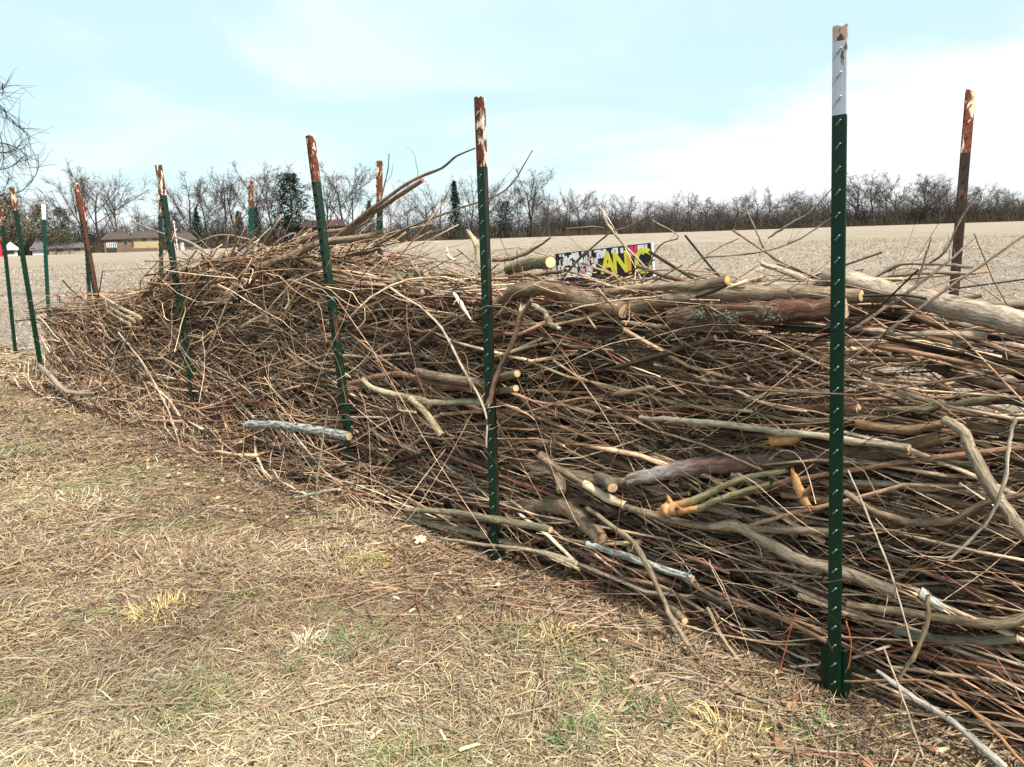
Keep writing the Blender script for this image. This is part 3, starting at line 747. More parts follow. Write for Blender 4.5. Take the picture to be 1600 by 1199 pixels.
def branch(pts, rs, col, label, cat='branch', group=None, mat=None, cuts='cc', cutmat=None, twigs=0, S=8, name='branch', knots=0.17, side=None, twcol=None):
    """cuts: two letters for start/end: c cut face, t torn, n none.  pts are world points"""
    global NB
    P, r = catmull(pts, rs, 5 if len(pts) > 2 else 4)
    P[1:-1] += rng.normal(0, 1, P[1:-1].shape) * r[1:-1, None] * (0.07 if r.max() > 0.011 else 0.2)
    org = P[len(P) // 2].copy(); P = P - org
    n = len(P)
    L = np.linalg.norm(np.diff(P, axis=0), axis=1).sum()
    kn = knots if r.max() < 0.011 else knots * 0.5
    r = r * (1 + np.array([random.uniform(-kn, kn) for _ in range(n)]))
    c2_ = None
    if isinstance(col[0], tuple): c2_ = col; col = col[0]
    col = tuple(x * 0.8 for x in col)
    items = [tubes(P[None], r[None], S, np.array(col)[None], None)]
    if c2_:
        u_ = np.clip((np.linspace(0, 1, n) - 0.3) / 0.2, 0, 1)[:, None, None]
        items[0] = (items[0][0], items[0][1], (np.array(c2_[0]) * (1 - u_) + np.array(c2_[1]) * u_ + np.zeros((n, S, 3))).reshape(-1, 3), items[0][3])
    extra = []
    for _ in range(twigs):
        i = random.randint(1, n - 2); d = P[i + 1] - P[i - 1]; d /= np.linalg.norm(d) + 1e-9
        o2 = np.array([random.gauss(0, 1), random.gauss(0, 1), random.gauss(0.2, 1)]); o2 -= d * (o2 @ d); o2 /= np.linalg.norm(o2) + 1e-9
        if o2 @ N_ROW > 0.3: o2 = o2 - 2 * N_ROW * (o2 @ N_ROW) * 0.7
        dd = d * random.uniform(0.5, 1.0) + o2 * random.uniform(0.3, 0.9); dd /= np.linalg.norm(dd)
        Lt = random.uniform(0.06, 0.28) * min(1, L)
        q_ = [P[i]]; cur = dd.copy()
        for k in range(5):
            cur = cur + np.array([random.gauss(0, .18), random.gauss(0, .18), random.gauss(0.03, .18)]); cur /= np.linalg.norm(cur)
            q_.append(q_[-1] + cur * Lt / 5)
        rt = min(r[i] * 0.45, random.uniform(0.0012, 0.0024))
        extra.append((np.array(q_), np.linspace(rt, rt * 0.4, 6)))
    if extra:
        items.append(tubes(np.stack([e[0] for e in extra]), np.stack([e[1] for e in extra]), 4, np.array(twcol or col)[None].repeat(len(extra), 0), None))
    for sp_ in (side or []):
        P2, r2 = catmull(sp_[0], sp_[1], 4); P2 = P2 - org
        items.append(tubes(P2[None], r2[None], S, np.array(col)[None], None))
    V, q, c, b = merge(items)
    ob = link(name, raw_mesh(name, V, q, col=c, bp=b, smooth=True), mat or M_bark); ob.location = org
    tag(ob, label, cat, group)
    for w_, p0, p1, rr in ((cuts[0], P[0], P[1], r[0]), (cuts[1], P[-1], P[-2], r[-1])):
        if w_ == 'n' : continue
        f = torn if w_ == 't' else disc
        V2, Q2, T2 = f(p0, p0 - p1, rr)
        link('torn_end' if w_ == 't' else 'cut_end', raw_mesh('cut_end', V2, Q2, T2, col=None if w_ == 't' else CUTC), cutmat or M_cut, ob)
    for sp_ in (side or []):
        if len(sp_) > 2:
            P2, r2 = catmull(sp_[0], sp_[1], 4); P2 = P2 - org
            V2, Q2, T2 = (torn if sp_[2] == 't' else disc)(P2[-1], P2[-1] - P2[-2], r2[-1])
            link('cut_end', raw_mesh('cut_end', V2, Q2, T2, col=None if sp_[2] == 't' else CUTC), cutmat or M_cut, ob)
    NB += 1
    return ob
def rpx(px, py, v, hw):
    """half width in photo pixels -> metres at that place"""
    p = pv(px, py, v); return hw * float((p - CAM) @ F) / FPX
def hb(pl, v, hw, col, label, **k):
    """branch from photo positions; v one depth or a pair (start, end)"""
    vv = np.interp(np.linspace(0, 1, len(pl)), [0, 1], v) if isinstance(v, tuple) else [v] * len(pl)
    pts = [pv(p[0], p[1], w_) for p, w_ in zip(pl, vv)]
    hws = hw if isinstance(hw, tuple) else (hw, hw * 0.8)
    hwi = np.interp(np.linspace(0, 1, len(pl)), np.linspace(0, 1, len(hws)), hws)
    rs = [rpx(p[0], p[1], w_, h) for p, w_, h in zip(pl, vv, hwi)]
    if 'side' in k:
        k['side'] = [([pv(a, b_, w_) for a, b_, w_ in s[0]], [rpx(s[0][0][0], s[0][0][1], s[0][0][2], h) for h in s[1]], *s[2:]) for s in k['side']]
    k.setdefault('twigs', 3 if max(rs) > 0.008 else 1)
    return branch(pts, rs, col, label, **k)
TAN = (0.33, 0.25, 0.17); BR = (0.24, 0.165, 0.11); DK = (0.13, 0.09, 0.065); GR = (0.34, 0.30, 0.25); PLE = (0.44, 0.36, 0.26); OLV = (0.25, 0.22, 0.13); RD = (0.30, 0.13, 0.075); SLV = (0.42, 0.39, 0.35); ORG = (0.36, 0.21, 0.11)
# --- top of the fence
hb([(1292, 428), (1370, 452), (1450, 470), (1530, 490), (1620, 512), (1760, 545)], (0.26, 0.10), (15, 18, 21), (0.46, 0.38, 0.29), 'thick pale weathered log on top of the brush at the right edge', cat='log', name='log', S=14, cutmat=M_bark and wood_mat('old_cut', (0.20, 0.13, 0.08), (0.12, 0.08, 0.05)))
hb([(775, 478), (800, 458), (840, 451), (885, 458), (930, 474), (975, 486)], 0.09, (8, 12, 14, 14), BR, 'brown curved log on top of the brush right of the middle post', cat='log', name='log', S=12)
hb([(960, 486), (1020, 472), (1080, 464), (1160, 459), (1260, 458), (1345, 462)], 0.13, (12, 12, 11), TAN, 'long tan log lying along the top between the middle and nearest posts', cat='log', name='log', S=12)
hb([(930, 460), (1010, 450), (1090, 446), (1136, 438)], 0.12, (6, 7, 9), TAN, 'branch with orange-yellow cut end on top of the brush', S=10, cutmat=wood_mat('orange_cut', (0.70, 0.42, 0.14), (0.60, 0.30, 0.10)))
hb([(795, 421), (830, 412), (860, 410)], (0.45, 0.33), (9, 10), OLV, 'greenish cut log with a pale round end pointing right beside the sign', cat='log', name='log', S=12, cutmat=wood_mat('fresh_cut', (0.76, 0.60, 0.34), (0.66, 0.48, 0.24)))
rot_log = hb([(1050, 500), (1130, 490), (1220, 486), (1320, 482)], 0.11, (16, 20, 19), (0.16, 0.07, 0.045), 'rotten reddish log under the top log, spotted with grey-green lichen', cat='log', name='log', mat=M_rotten, S=14)
for (px, py, rr_l) in ((1140, 494, 0.030), (1207, 492, 0.034), (1095, 492, 0.022)):
    cc = pv(px, py, 0.055); n = 150
    pp = cc + rng.normal(0, 1, (n, 3)) * np.array([1, 1, 0.55]) * rr_l * 0.5
    d1 = rng.normal(0, 1, (n, 3)); d1 /= np.linalg.norm(d1, axis=1, keepdims=True); d2 = rng.normal(0, 1, (n, 3)); d2 /= np.linalg.norm(d2, axis=1, keepdims=True); q_s = rng.uniform(0.003, 0.008, (n, 1))
    Vl_ = np.stack([pp, pp + d1 * q_s, pp + d2 * q_s], 1).reshape(-1, 3) - np.array(rot_log.location)
    link('lichen_patch', raw_mesh('lichen_patch', Vl_, None, np.arange(n * 3).reshape(-1, 3), col=np.repeat(np.array([(0.23, 0.27, 0.20)]) * rng.uniform(0.35, 1.3, (n, 1)), 3, 0)), M_leafy, rot_log)
hb([(1325, 440), (1260, 446), (1195, 447), (1150, 455)], 0.26, (5, 6), GR, 'grey branch along the top left of the pale weathered log')
hb([(1190, 412), (1240, 430), (1290, 452), (1345, 480)], 0.3, (4, 7), PLE, 'pale branch slanting down to the nearest post top of brush', cuts='tn')
# --- middle
hb([(985, 750), (1040, 738), (1100, 726), (1180, 722), (1300, 708)], (0.06, 0.12), (11, 14, 15, 16), ((0.34, 0.30, 0.285), (0.19, 0.115, 0.09)), 'grey-violet log with peeling red-brown bark left of the nearest post', cat='log', name='log', mat=M_peel, S=14, cuts='tc')
hb([(1300, 708), (1390, 700), (1472, 684)], (0.13, 0.10), (14, 11), (0.34, 0.22, 0.12), 'splintered tan log end right of the nearest post', cat='log', name='log', S=12, cuts='nt', side=[([(1380, 702, .1), (1425, 712, .06)], (8, 5), 't')])
hb([(845, 712), (880, 738), (920, 748), (985, 756)], 0.09, (9, 11, 10), (0.22, 0.17, 0.12), 'brown forked log with two cut stubs right of the middle post', cat='log', name='log', S=12, side=[([(868, 738, .09), (875, 752, .05), (877, 768, .03)], (8, 8), 'c'), ([(935, 745, .09), (950, 752, .05), (957, 762, .02)], (9, 9), 'c')])
hb([(800, 792), (850, 790), (890, 795), (915, 818), (938, 842)], (0.12, 0.05), (13, 14, 13, 12), (0.27, 0.20, 0.13), 'short crooked log with a cut end sloping down right of the middle post', cat='log', name='log', S=12)
hb([(850, 718), (915, 757), (945, 775), (980, 792), (1060, 815), (1140, 826), (1300, 830)], 0.07, (4, 5, 6, 6), TAN, 'long branch with a peeled pale stretch running under the grey log')
hb([(913, 756), (940, 773), (978, 790)], 0.062, (7, 7), (0.62, 0.52, 0.36), 'peeled cream strip of bark-free wood on the long branch', mat=M_pale, cuts='nn')
for (pl, lab) in (([(1032, 800), (1050, 792), (1075, 786), (1110, 770), (1160, 748), (1230, 735)], 'branch with torn orange heel, upper fork'), ([(1040, 796), (1062, 798), (1090, 795), (1130, 778), (1205, 755)], 'branch with torn orange heel, lower fork beside the upper one')):
    hb(pl, 0.035, (6, 7, 5, 4), (0.36, 0.32, 0.18), lab + ' left of the nearest post', cuts='nn')
hb([(1034, 800), (1046, 795), (1062, 794)], 0.03, (8, 12, 10), (0.7, 0.3, 0.06), 'torn orange heel of wood where two branches join', mat=M_orange, cuts='tt', cutmat=M_orange, side=[([(1050, 790, .03), (1043, 775, .02)], (5, 2), 't'), ([(1060, 790, .03), (1080, 782, .025)], (7, 5)), ([(1062, 798, .03), (1092, 795, .025)], (7, 4))])
hb([(1240, 740), (1248, 765), (1262, 790)], 0.06, (5, 8, 6), (0.62, 0.25, 0.06), 'orange torn wood hanging just left of the nearest post', mat=M_orange, cuts='tt', cutmat=M_orange, side=[([(1252, 775, .06), (1268, 762, .05)], (5, 4), 't')])
hb([(1205, 690), (1240, 685), (1258, 672)], 0.07, (8, 9, 5), (0.5, 0.22, 0.07), 'orange-brown broken wood above the grey log', mat=M_orange, cuts='tt', cutmat=M_orange)
hb([(385, 664), (430, 664), (480, 670), (545, 682)], 0.0, (6, 7, 7), (0.17, 0.16, 0.13), 'blue-grey lichen-covered log low in the brush left of the leaning posts', cat='log', name='log', mat=M_lichen, S=10)
hb([(918, 850), (955, 862), (1000, 877), (1045, 893), (1082, 905)], 0.03, (5, 6, 6), (0.17, 0.16, 0.13), 'blue-white lichen spotted stick near the ground right of the middle post', mat=M_lichen)
hb([(566, 592), (580, 605), (610, 615), (645, 622), (680, 629), (730, 628), (778, 632)], (-0.02, 0.06), (4, 5, 5, 5), (0.46, 0.40, 0.26), 'yellowish kinked branch left of the middle post at mid height', side=[([(640, 622, 0), (665, 645, .02), (690, 680, .04)], (5, 6))])
hb([(1476, 656), (1502, 672), (1520, 710), (1550, 765), (1595, 825), (1660, 900)], (0.05, -0.02), (8, 9, 11, 11), (0.31, 0.25, 0.18), 'thick hooked branch bending down at the right edge')
hb([(1320, 770), (1370, 800), (1430, 817), (1490, 812), (1545, 785), (1640, 768)], 0.05, (5, 6, 6, 5), (0.26, 0.19, 0.13), 'curved brown branch sagging right of the nearest post')
hb([(1586, 652), (1577, 690), (1572, 740), (1552, 800), (1520, 840), (1482, 876)], -0.02, (3, 3, 2), (0.56, 0.48, 0.37), 'thin pale arching shoot hanging at the right edge', cuts='nn')
hb([(1110, 822), (1150, 822), (1190, 842), (1250, 875), (1320, 895), (1400, 925)], 0.07, (7, 10, 11, 10), (0.38, 0.31, 0.22), 'thick pale branch with a hump low beside the nearest post')
hb([(1325, 945), (1400, 955), (1470, 965), (1530, 975), (1570, 975), (1625, 960)], 0.05, (6, 7, 8, 9), (0.34, 0.26, 0.17), 'long smooth branch low right of the nearest post')
hb([(1400, 985), (1480, 1000), (1590, 998)], 0.07, (7, 8), (0.27, 0.25, 0.18), 'greenish branch just below the long smooth branch')
hb([(1000, 653), (1100, 661), (1220, 674), (1330, 690), (1420, 700)], 0.06, (4, 5, 6, 6), (0.44, 0.39, 0.29), 'straight pale greenish pole crossing behind the nearest post')
hb([(1340, 662), (1410, 672), (1475, 662)], 0.08, (8, 8, 7), (0.27, 0.17, 0.10), 'brown sawn pole ending beside the hooked branch', cuts='cc')
hb([(1370, 640), (1450, 636), (1560, 620)], 0.10, (5, 5, 6), (0.33, 0.29, 0.18), 'olive-tan branch rising slightly at the right edge')
hb([(1450, 570), (1500, 592), (1560, 603), (1640, 625)], 0.2, (6, 9, 9), DK, 'dark grey branch at the right edge below the weathered log')
hb([(1405, 528), (1440, 528), (1486, 537)], 0.14, (6, 8, 6), (0.42, 0.23, 0.12), 'orange-tan debarked stick end under the weathered log')
hb([(1320, 1065), (1450, 1065), (1500, 1095), (1550, 1140), (1605, 1200)], -0.02, (2, 3, 3), ORG, 'thin orange shoot crossing the lower right corner', cuts='nn')
hb([(1370, 1048), (1420, 1085), (1490, 1130), (1570, 1200)], -0.04, (3, 5, 6), SLV, 'silvery grey weathered stick on the ground in the lower right corner')
hb([(1325, 735), (1360, 815), (1395, 905), (1425, 1010)], (-0.0, -0.06), (1.5, 1.8), (0.52, 0.45, 0.35), 'long thin pale shoot crossing right of the nearest post', cuts='nn')
hb([(1380, 1010), (1410, 1090), (1450, 1205)], -0.1, (1.4, 2), (0.5, 0.43, 0.33), 'thin pale stick poking out over the lawn at lower right', cuts='nn')
hb([(764, 628), (780, 580), (803, 530), (815, 485)], (-0.03, -0.04), (4, 4, 5), (0.30, 0.18, 0.12), 'reddish broken stick leaning across just right of the middle post', cuts='tt', cutmat=M_white, side=[([(808, 505, -.04), (830, 470, -.05)], (4, 3), 't')])
hb([(835, 478), (852, 490), (858, 505), (872, 512)], -0.02, (4, 5, 4), TAN, 'short crooked broken stick below the curved log', cuts='tt', cutmat=M_white)
hb([(610, 450), (680, 500), (720, 570), (757, 640), (760, 700)], -0.04, (1.7, 2, 1.5), (0.56, 0.47, 0.37), 'long pale bare shoot curving down to the middle post', cuts='cn')
hb([(709, 458), (720, 475), (736, 500)], -0.03, (3, 5, 1.5), (0.7, 0.65, 0.55), 'white wood splinter sticking out left of the middle post', mat=M_white, cuts='nn', S=4)
hb([(520, 382), (565, 345), (610, 315), (660, 282)], (0.3, 0.25), (4, 4, 3.6), (0.34, 0.25, 0.18), 'thick stick jutting up to the right above the brush hump', cuts='nc', cutmat=wood_mat('red_cut', (0.35, 0.12, 0.08), (0.22, 0.08, 0.05)))
hb([(500, 392), (570, 335), (640, 285), (690, 263), (712, 245), (742, 232)], (0.3, 0.1), (3.5, 3, 2, 1.2), (0.33, 0.26, 0.19), 'long thin branch rising above the hump towards the middle post top', cuts='nn', twigs=3)
hb([(500, 400), (545, 365), (585, 335), (604, 275), (608, 240)], (0.35, 0.3), (2.5, 2, 1, 0.8), (0.30, 0.25, 0.20), 'thin twig standing up against the sky beside the rusted back post', cuts='nn')
hb([(585, 385), (640, 355), (720, 325), (790, 297), (832, 235)], (0.4, 0.3), (2.5, 2, 1.3, 0.8), (0.34, 0.28, 0.21), 'long straight thin branch crossing towards the middle post', cuts='nn')
hb([(403, 418), (450, 402), (500, 380), (560, 372), (600, 362)], (0.12, 0.3), (5.5, 5.5, 4), (0.33, 0.25, 0.17), 'thick branch with pale cut end on the hump between the leaning posts')
hb([(395, 400), (440, 388), (500, 366), (540, 358)], (0.3, 0.4), (4, 4, 3), (0.27, 0.20, 0.14), 'brown branch above the thick cut branch on the hump')
hb([(575, 428), (600, 427), (640, 433), (665, 426)], 0.4, (5, 7, 6), (0.20, 0.19, 0.12), 'dark mossy branch lying on the dip of the brush', cuts='cc')
hb([(732, 362), (744, 382), (747, 408)], 0.2, (3, 5, 4), (0.52, 0.42, 0.30), 'pale broken stub standing up just left of the middle post', cuts='tn', cutmat=M_white)
hb([(698, 388), (700, 400), (712, 407)], 0.2, (2, 3, 2), (0.6, 0.5, 0.36), 'small curled peeled strip left of the middle post', cuts='tn', cutmat=M_white, mat=M_pale)
hb([(275, 470), (310, 432), (355, 396)], (0.15, 0.35), (5, 5, 5), (0.30, 0.21, 0.14), 'cut stick end slanting up right of the sagging dip')
hb([(292, 478), (330, 440), (372, 392), (400, 372)], (0.15, 0.4), (4, 3.5, 2), DK, 'dark stick slanting steeply up right of the sagging dip')
hb([(278, 475), (296, 444), (304, 418)], 0.3, (4, 4, 4), BR, 'short brown stub poking up just right of the leaning post')
for i, (a, b_, lab) in enumerate((((158, 462), (220, 497), 'upper'), ((158, 470), (212, 502), 'middle'), ((163, 480), (205, 507), 'lower'))):
    hb([a, ((a[0] + b_[0]) / 2, (a[1] + b_[1]) / 2 + 2), b_], (0.10, 0.0), (2.5, 3.5), (0.50, 0.40, 0.27), lab + ' of three pale straight sticks lying in the sag', S=8)
hb([(62, 572), (80, 588), (105, 612), (150, 616)], -0.16, (3, 4, 4, 3), (0.36, 0.30, 0.24), 'grey bent branch at the left end of the brush', cuts='nn')
hb([(512, 640), (503, 700), (495, 760), (498, 822)], -0.22, (1.2, 1.2, 1.0), (0.54, 0.47, 0.36), 'thin pale shoot hanging straight down to the grass', cuts='nn')
hb([(207, 512), (185, 555), (160, 600), (142, 645)], -0.24, (1.4, 1.2, 0.9), (0.52, 0.44, 0.33), 'thin pale stick leaning down left in the far brush', cuts='nn')
hb([(185, 520), (225, 570), (255, 625), (270, 660), (282, 702)], -0.22, (1.3, 1.3, 0.9), (0.50, 0.41, 0.31), 'long thin shoot curving down to the right in the far brush', cuts='nn')
hb([(205, 345), (245, 362), (295, 378), (330, 400), (380, 420)], (0.5, 0.35), (1, 1.6, 2.6, 3), (0.38, 0.31, 0.24), 'thin branch reaching up left over the sag', cuts='nn', twigs=2)
hb([(300, 382), (340, 368), (380, 372), (410, 384)], 0.45, (0.9, 1.3, 1.3), (0.42, 0.36, 0.28), 'thin arched twig over the right side of the sag', cuts='nn')
hb([(930, 322), (942, 330), (950, 352), (975, 382), (1010, 420)], 0.35, (1.2, 2.4, 2, 1.8), (0.44, 0.35, 0.26), 'twig with broken pale tip standing before the sign', cuts='nn', twigs=3)
hb([(885, 358), (930, 355), (965, 360), (995, 348)], 0.35, (1, 1.8, 1), BR, 'dark thin twig arching above the sign', cuts='nn', twigs=2)
hb([(875, 440), (905, 405), (945, 370), (960, 360)], 0.4, (2, 1.6, 1), BR, 'dark twig slanting up across the left of the sign', cuts='nn')
hb([(1002, 440), (1030, 385), (1060, 370), (1020, 345)], 0.3, (1.5, 1.2, 0.8), TAN, 'thin twig bending over the right of the sign', cuts='nn')
hb([(860, 372), (830, 392), (800, 404), (770, 407)], 0.25, (1.5, 3, 3), (0.24, 0.15, 0.11), 'dark forked twig rising right of the middle post', cuts='nn', twigs=3)
hb([(1165, 325), (1180, 358), (1195, 390), (1215, 410)], 0.4, (1, 1.6, 1.6), (0.22, 0.17, 0.13), 'dark thin twig standing up before the field', cuts='nn')
hb([(1200, 372), (1235, 350), (1270, 328), (1302, 292)], 0.3, (1.8, 1.5, 1), (0.40, 0.34, 0.27), 'straight budded twig rising left of the nearest post', cuts='nn')
hb([(1100, 402), (1180, 395), (1240, 378), (1300, 340)], 0.3, (1.6, 1.5, 1), (0.40, 0.33, 0.25), 'long thin twig rising right before the field', cuts='nn', twigs=2)
hb([(1452, 412), (1478, 392), (1500, 345), (1530, 298)], 0.3, (1.6, 2, 0.9), (0.26, 0.19, 0.14), 'dark twig crossing the brown back post', cuts='nn')
hb([(1428, 460), (1440, 420), (1448, 395), (1455, 372)], 0.28, (1.8, 1.6, 1.2), (0.22, 0.15, 0.11), 'upright dark twig left of the brown back post', cuts='nn')
hb([(1310, 530), (1400, 470), (1480, 410), (1520, 375)], (0.1, 0.3), (3, 2.5, 1.4), (0.24, 0.18, 0.14), 'long dark branch rising across the weathered log', cuts='nn', twigs=3)
hb([(1330, 560), (1440, 480), (1540, 410), (1605, 365)], (0.06, 0.2), (2.5, 2.5, 1.4), (0.26, 0.2, 0.15), 'second long dark branch rising to the right photo edge', cuts='nn', twigs=3)
hb([(1360, 440), (1400, 416), (1450, 412), (1520, 418)], 0.4, (2, 3, 2.5), (0.34, 0.26, 0.19), 'arched brown branch resting on the weathered log', cuts='nn', twigs=4)
hb([(1370, 436), (1430, 428), (1525, 427)], 0.42, (2, 3, 3), (0.36, 0.29, 0.20), 'straight twiggy branch below the arched brown branch', twigs=6)
hb([(1244, 952), (1228, 1010), (1212, 1078)], -0.06, (1.1, 0.9), (0.50, 0.14, 0.06), 'thin red-orange shoot hanging left of the nearest post foot', cuts='nn')
hb([(1322, 970), (1330, 1005), (1326, 1045)], -0.02, (1.2, 0.9), (0.50, 0.15, 0.06), 'thin red-orange shoot right of the nearest post foot', cuts='nn')
hb([(918, 795), (990, 850), (1025, 915), (1060, 985), (1107, 1046)], (0.04, -0.12), (4, 5, 4, 3), (0.29, 0.23, 0.16), 'long stick leaning down to the grass between the two post feet', cuts='nn')
hb([(1045, 948), (1070, 970)], (0.06, -0.05), (6, 6), TAN, 'cut stub pointing out near the ground between the post feet')
hb([(770, 592), (808, 584)], (0.1, 0.0), (6, 6.5), TAN, 'upper of two short cut stubs right of the middle post')
hb([(765, 612), (806, 607)], (0.1, 0.0), (5, 5.5), TAN, 'lower of two short cut stubs right of the middle post')
hb([(650, 580), (700, 592), (770, 600)], 0.03, (6, 8, 7), (0.27, 0.20, 0.14), 'brown pole just left of the middle post', cuts='cn')
hb([(545, 600), (620, 585), (680, 600), (765, 610)], 0.05, (4, 5, 5), (0.30, 0.18, 0.11), 'reddish brown branch behind the brown pole')
hb([(635, 797), (700, 800), (775, 812), (860, 828)], 0.0, (4, 6, 6), (0.28, 0.25, 0.16), 'greenish pole low beside the middle post')
hb([(640, 812), (720, 828), (800, 850), (900, 880)], 0.02, (4, 5, 5), (0.34, 0.30, 0.20), 'pale green pole at the bottom beside the middle post')
hb([(1220, 1085), (1170, 1050), (1130, 1000), (1105, 950)], (-0.1, 0.05), (2.5, 3, 3), (0.38, 0.29, 0.19), 'curved stick at the brush foot left of the nearest post', cuts='nn')
hb([(462, 778), (500, 770), (530, 765)], -0.2, (2.5, 2.5), (0.58, 0.52, 0.42), 'short pale stick lying at the brush foot near the third post')
hb([(690, 842), (760, 852), (840, 862), (905, 890)], -0.04, (2.5, 3, 2.5), (0.44, 0.36, 0.26), 'pale stick lying in front of the middle post foot', cuts='nn')
hb([(1435, 925), (1455, 940), (1475, 952)], 0.0, (10, 9, 7), (0.25, 0.24, 0.17), 'short stump with a torn yellow end low at the right', mat=M_lichen, cuts='tt', cutmat=M_pale)
hb([(1450, 930), (1448, 970), (1430, 1020), (1405, 1060)], -0.02, (4, 4, 3), (0.33, 0.25, 0.15), 'brown shoot bending down from the torn stump', cuts='nn')
hb([(1180, 1120), (1150, 1090), (1020, 1045), (960, 1000)], -0.12, (1.4, 1.8, 1.4), (0.48, 0.41, 0.32), 'thin pale shoot sprawled on the grass edge left of the nearest post', cuts='nn')
n_hand = NB

# --- the other large sticks of the face and the top, each its own object
need = 296 - NB
post_ts = [p[0] for p in POST_T[:4]]
bays = [('right of the nearest post', -1.5, post_ts[0]), ('between the nearest and middle posts', post_ts[0], post_ts[1]),
        ('between the middle post and its left neighbour', post_ts[1], post_ts[2]), ('between the two leaning posts left of the middle post', post_ts[2], post_ts[3]),
        ('in the far left stretch of brush', post_ts[3], 6.9)]
cand = []
wts = np.array([0.20, 0.32, 0.20, 0.17, 0.11])
for i in range(need):
    bi = int(rng.choice(5, p=wts)); t0, t1 = bays[bi][1], bays[bi][2]
    t = random.uniform(t0, t1); top = random.random() < 0.16
    H = float(Htop(t)); z = H + random.uniform(-0.06, 0.02) if top else random.uniform(0.05, H - 0.06)
    v = random.uniform(0.1, 0.6) if top else float(vfront(np.array(t), np.array(z))) + abs(random.gauss(0, 0.05))
    ci = int(rng.choice(len(PAL), p=PALW))
    r = random.choice([0.006, 0.0065, 0.007, 0.008, 0.009, 0.010, 0.012, 0.015]) * (1.0 if bi < 3 else 0.8)
    cand.append(dict(b=bi, t=t, z=z, v=v, c=ci, r=r, th='thick' if r > 0.0115 else ('thin' if r < 0.0073 else 'medium')))
from collections import defaultdict
grp = defaultdict(list)
for cdt in cand: grp[(cdt['b'], cdt['c'], cdt['th'])].append(cdt)
ordn = ['highest', 'second highest', 'third highest', 'fourth highest', 'fifth highest', 'sixth highest', 'seventh highest', 'eighth highest', 'ninth highest', 'tenth highest', 'eleventh highest', 'twelfth highest', 'thirteenth highest', 'fourteenth highest', 'fifteenth highest', 'sixteenth highest']
for key, ls in grp.items():
    ls.sort(key=lambda d_: -d_['z'])
    for i, d_ in enumerate(ls):
        nm = '%s %s stick %s' % (d_['th'].replace('medium', 'finger-thick'), PALN[d_['c']], bays[d_['b']][0])
        d_['label'] = nm if len(ls) == 1 else (ordn[min(i, 15)] + ' ' + nm)
        L = random.uniform(0.5, 1.3); K = 5
        tz = random.gauss(-0.01, 0.12); cv = random.gauss(0, 0.05); sg = random.choice((-1, 1))
        s = np.linspace(-0.5, 0.5, K)
        TT = d_['t'] + sg * s * L; ZZ = d_['z'] + s * L * math.sin(tz) + cv * L * (s * s - 0.08) * 2 + np.array([random.gauss(0, 0.018) for _ in s])
        VV = d_['v'] + s * L * random.gauss(0, 0.06) + np.array([random.gauss(0, 0.006) for _ in s])
        VV = np.maximum(VV, vfront(TT, ZZ) + d_['r'] * 0.5)
        rr = np.full(1, d_['r'])
        VV = avoid_posts(TT[None], VV[None], ZZ[None], rr)[0]
        P = clampz(TT[None], VV[None], ZZ[None], rr)[0]
        col = PAL[d_['c']] * random.uniform(0.8, 1.7)
        branch(list(P), [d_['r'], d_['r'] * random.uniform(0.5, 0.85)], tuple(col), d_['label'], cat='stick', group='cut sticks stacked in the brush fence', cuts='cc' if d_['r'] > 0.008 else 'nn', twigs=random.choice((1, 2, 3, 4)), S=7, name='stick')

# ------------------------------------------------------------------ banner sign stuck in the brush
def flat_mat(name, col, rough=0.5):
    m, t, b = new_mat(name, rough, 0.4)
    tcn = t.nodes.new('ShaderNodeTexCoord'); n = noise(t, tcn.outputs['Object'], 14, 4, 0.6)
    t.links.new(mixc(t, rng_map(t, n, 0.35, 0.65), col, tuple(x * 0.82 for x in col)), b.inputs['Base Color'])
    return m
M_black = flat_mat('black_vinyl', (0.012, 0.012, 0.02)); M_yel = flat_mat('yellow_print', (0.75, 0.70, 0.06)); M_or = flat_mat('orange_print', (0.80, 0.42, 0.05))
M_wh = flat_mat('white_print', (0.80, 0.82, 0.84)); M_pk = flat_mat('pink_print', (0.75, 0.45, 0.60)); M_red = flat_mat('red_print', (0.70, 0.05, 0.16))
sv = 0.78
bl, br_, tr_, tl = pv(872, 446, sv), pv(1023, 434, sv), pv(1021, 380, sv), pv(870, 396, sv)
W = float(np.linalg.norm(br_ - bl)); Hs = float((np.linalg.norm(tl - bl) + np.linalg.norm(tr_ - br_)) / 2)
ux = (br_ - bl) / W; uz = (tl - bl) - ux * ((tl - bl) @ ux); uz /= np.linalg.norm(uz); uy = np.cross(uz, ux)
se = empty('banner_sign', (0, 0, 0), 'black printed sign with yellow letters stuck behind the top of the brush', 'sign')
se.matrix_world = Matrix(((ux[0], uy[0], uz[0], bl[0]), (ux[1], uy[1], uz[1], bl[1]), (ux[2], uy[2], uz[2], bl[2]), (0, 0, 0, 1)))
def box(x0, x1, y0, y1, z0, z1):
    V = [(x, y, z) for x in (x0, x1) for y in (y0, y1) for z in (z0, z1)]
    Q = [(0, 1, 3, 2), (4, 6, 7, 5), (0, 4, 5, 1), (2, 3, 7, 6), (0, 2, 6, 4), (1, 5, 7, 3)]
    return np.array(V, float), np.array(Q)
def boxes(name, bs, mat, parent):
    Vv, Qq, k = [], [], 0
    for b_ in bs:
        v_, q_ = box(*b_); Vv.append(v_); Qq.append(q_ + k); k += 8
    return link(name, raw_mesh(name, np.concatenate(Vv), np.concatenate(Qq)), mat, parent)
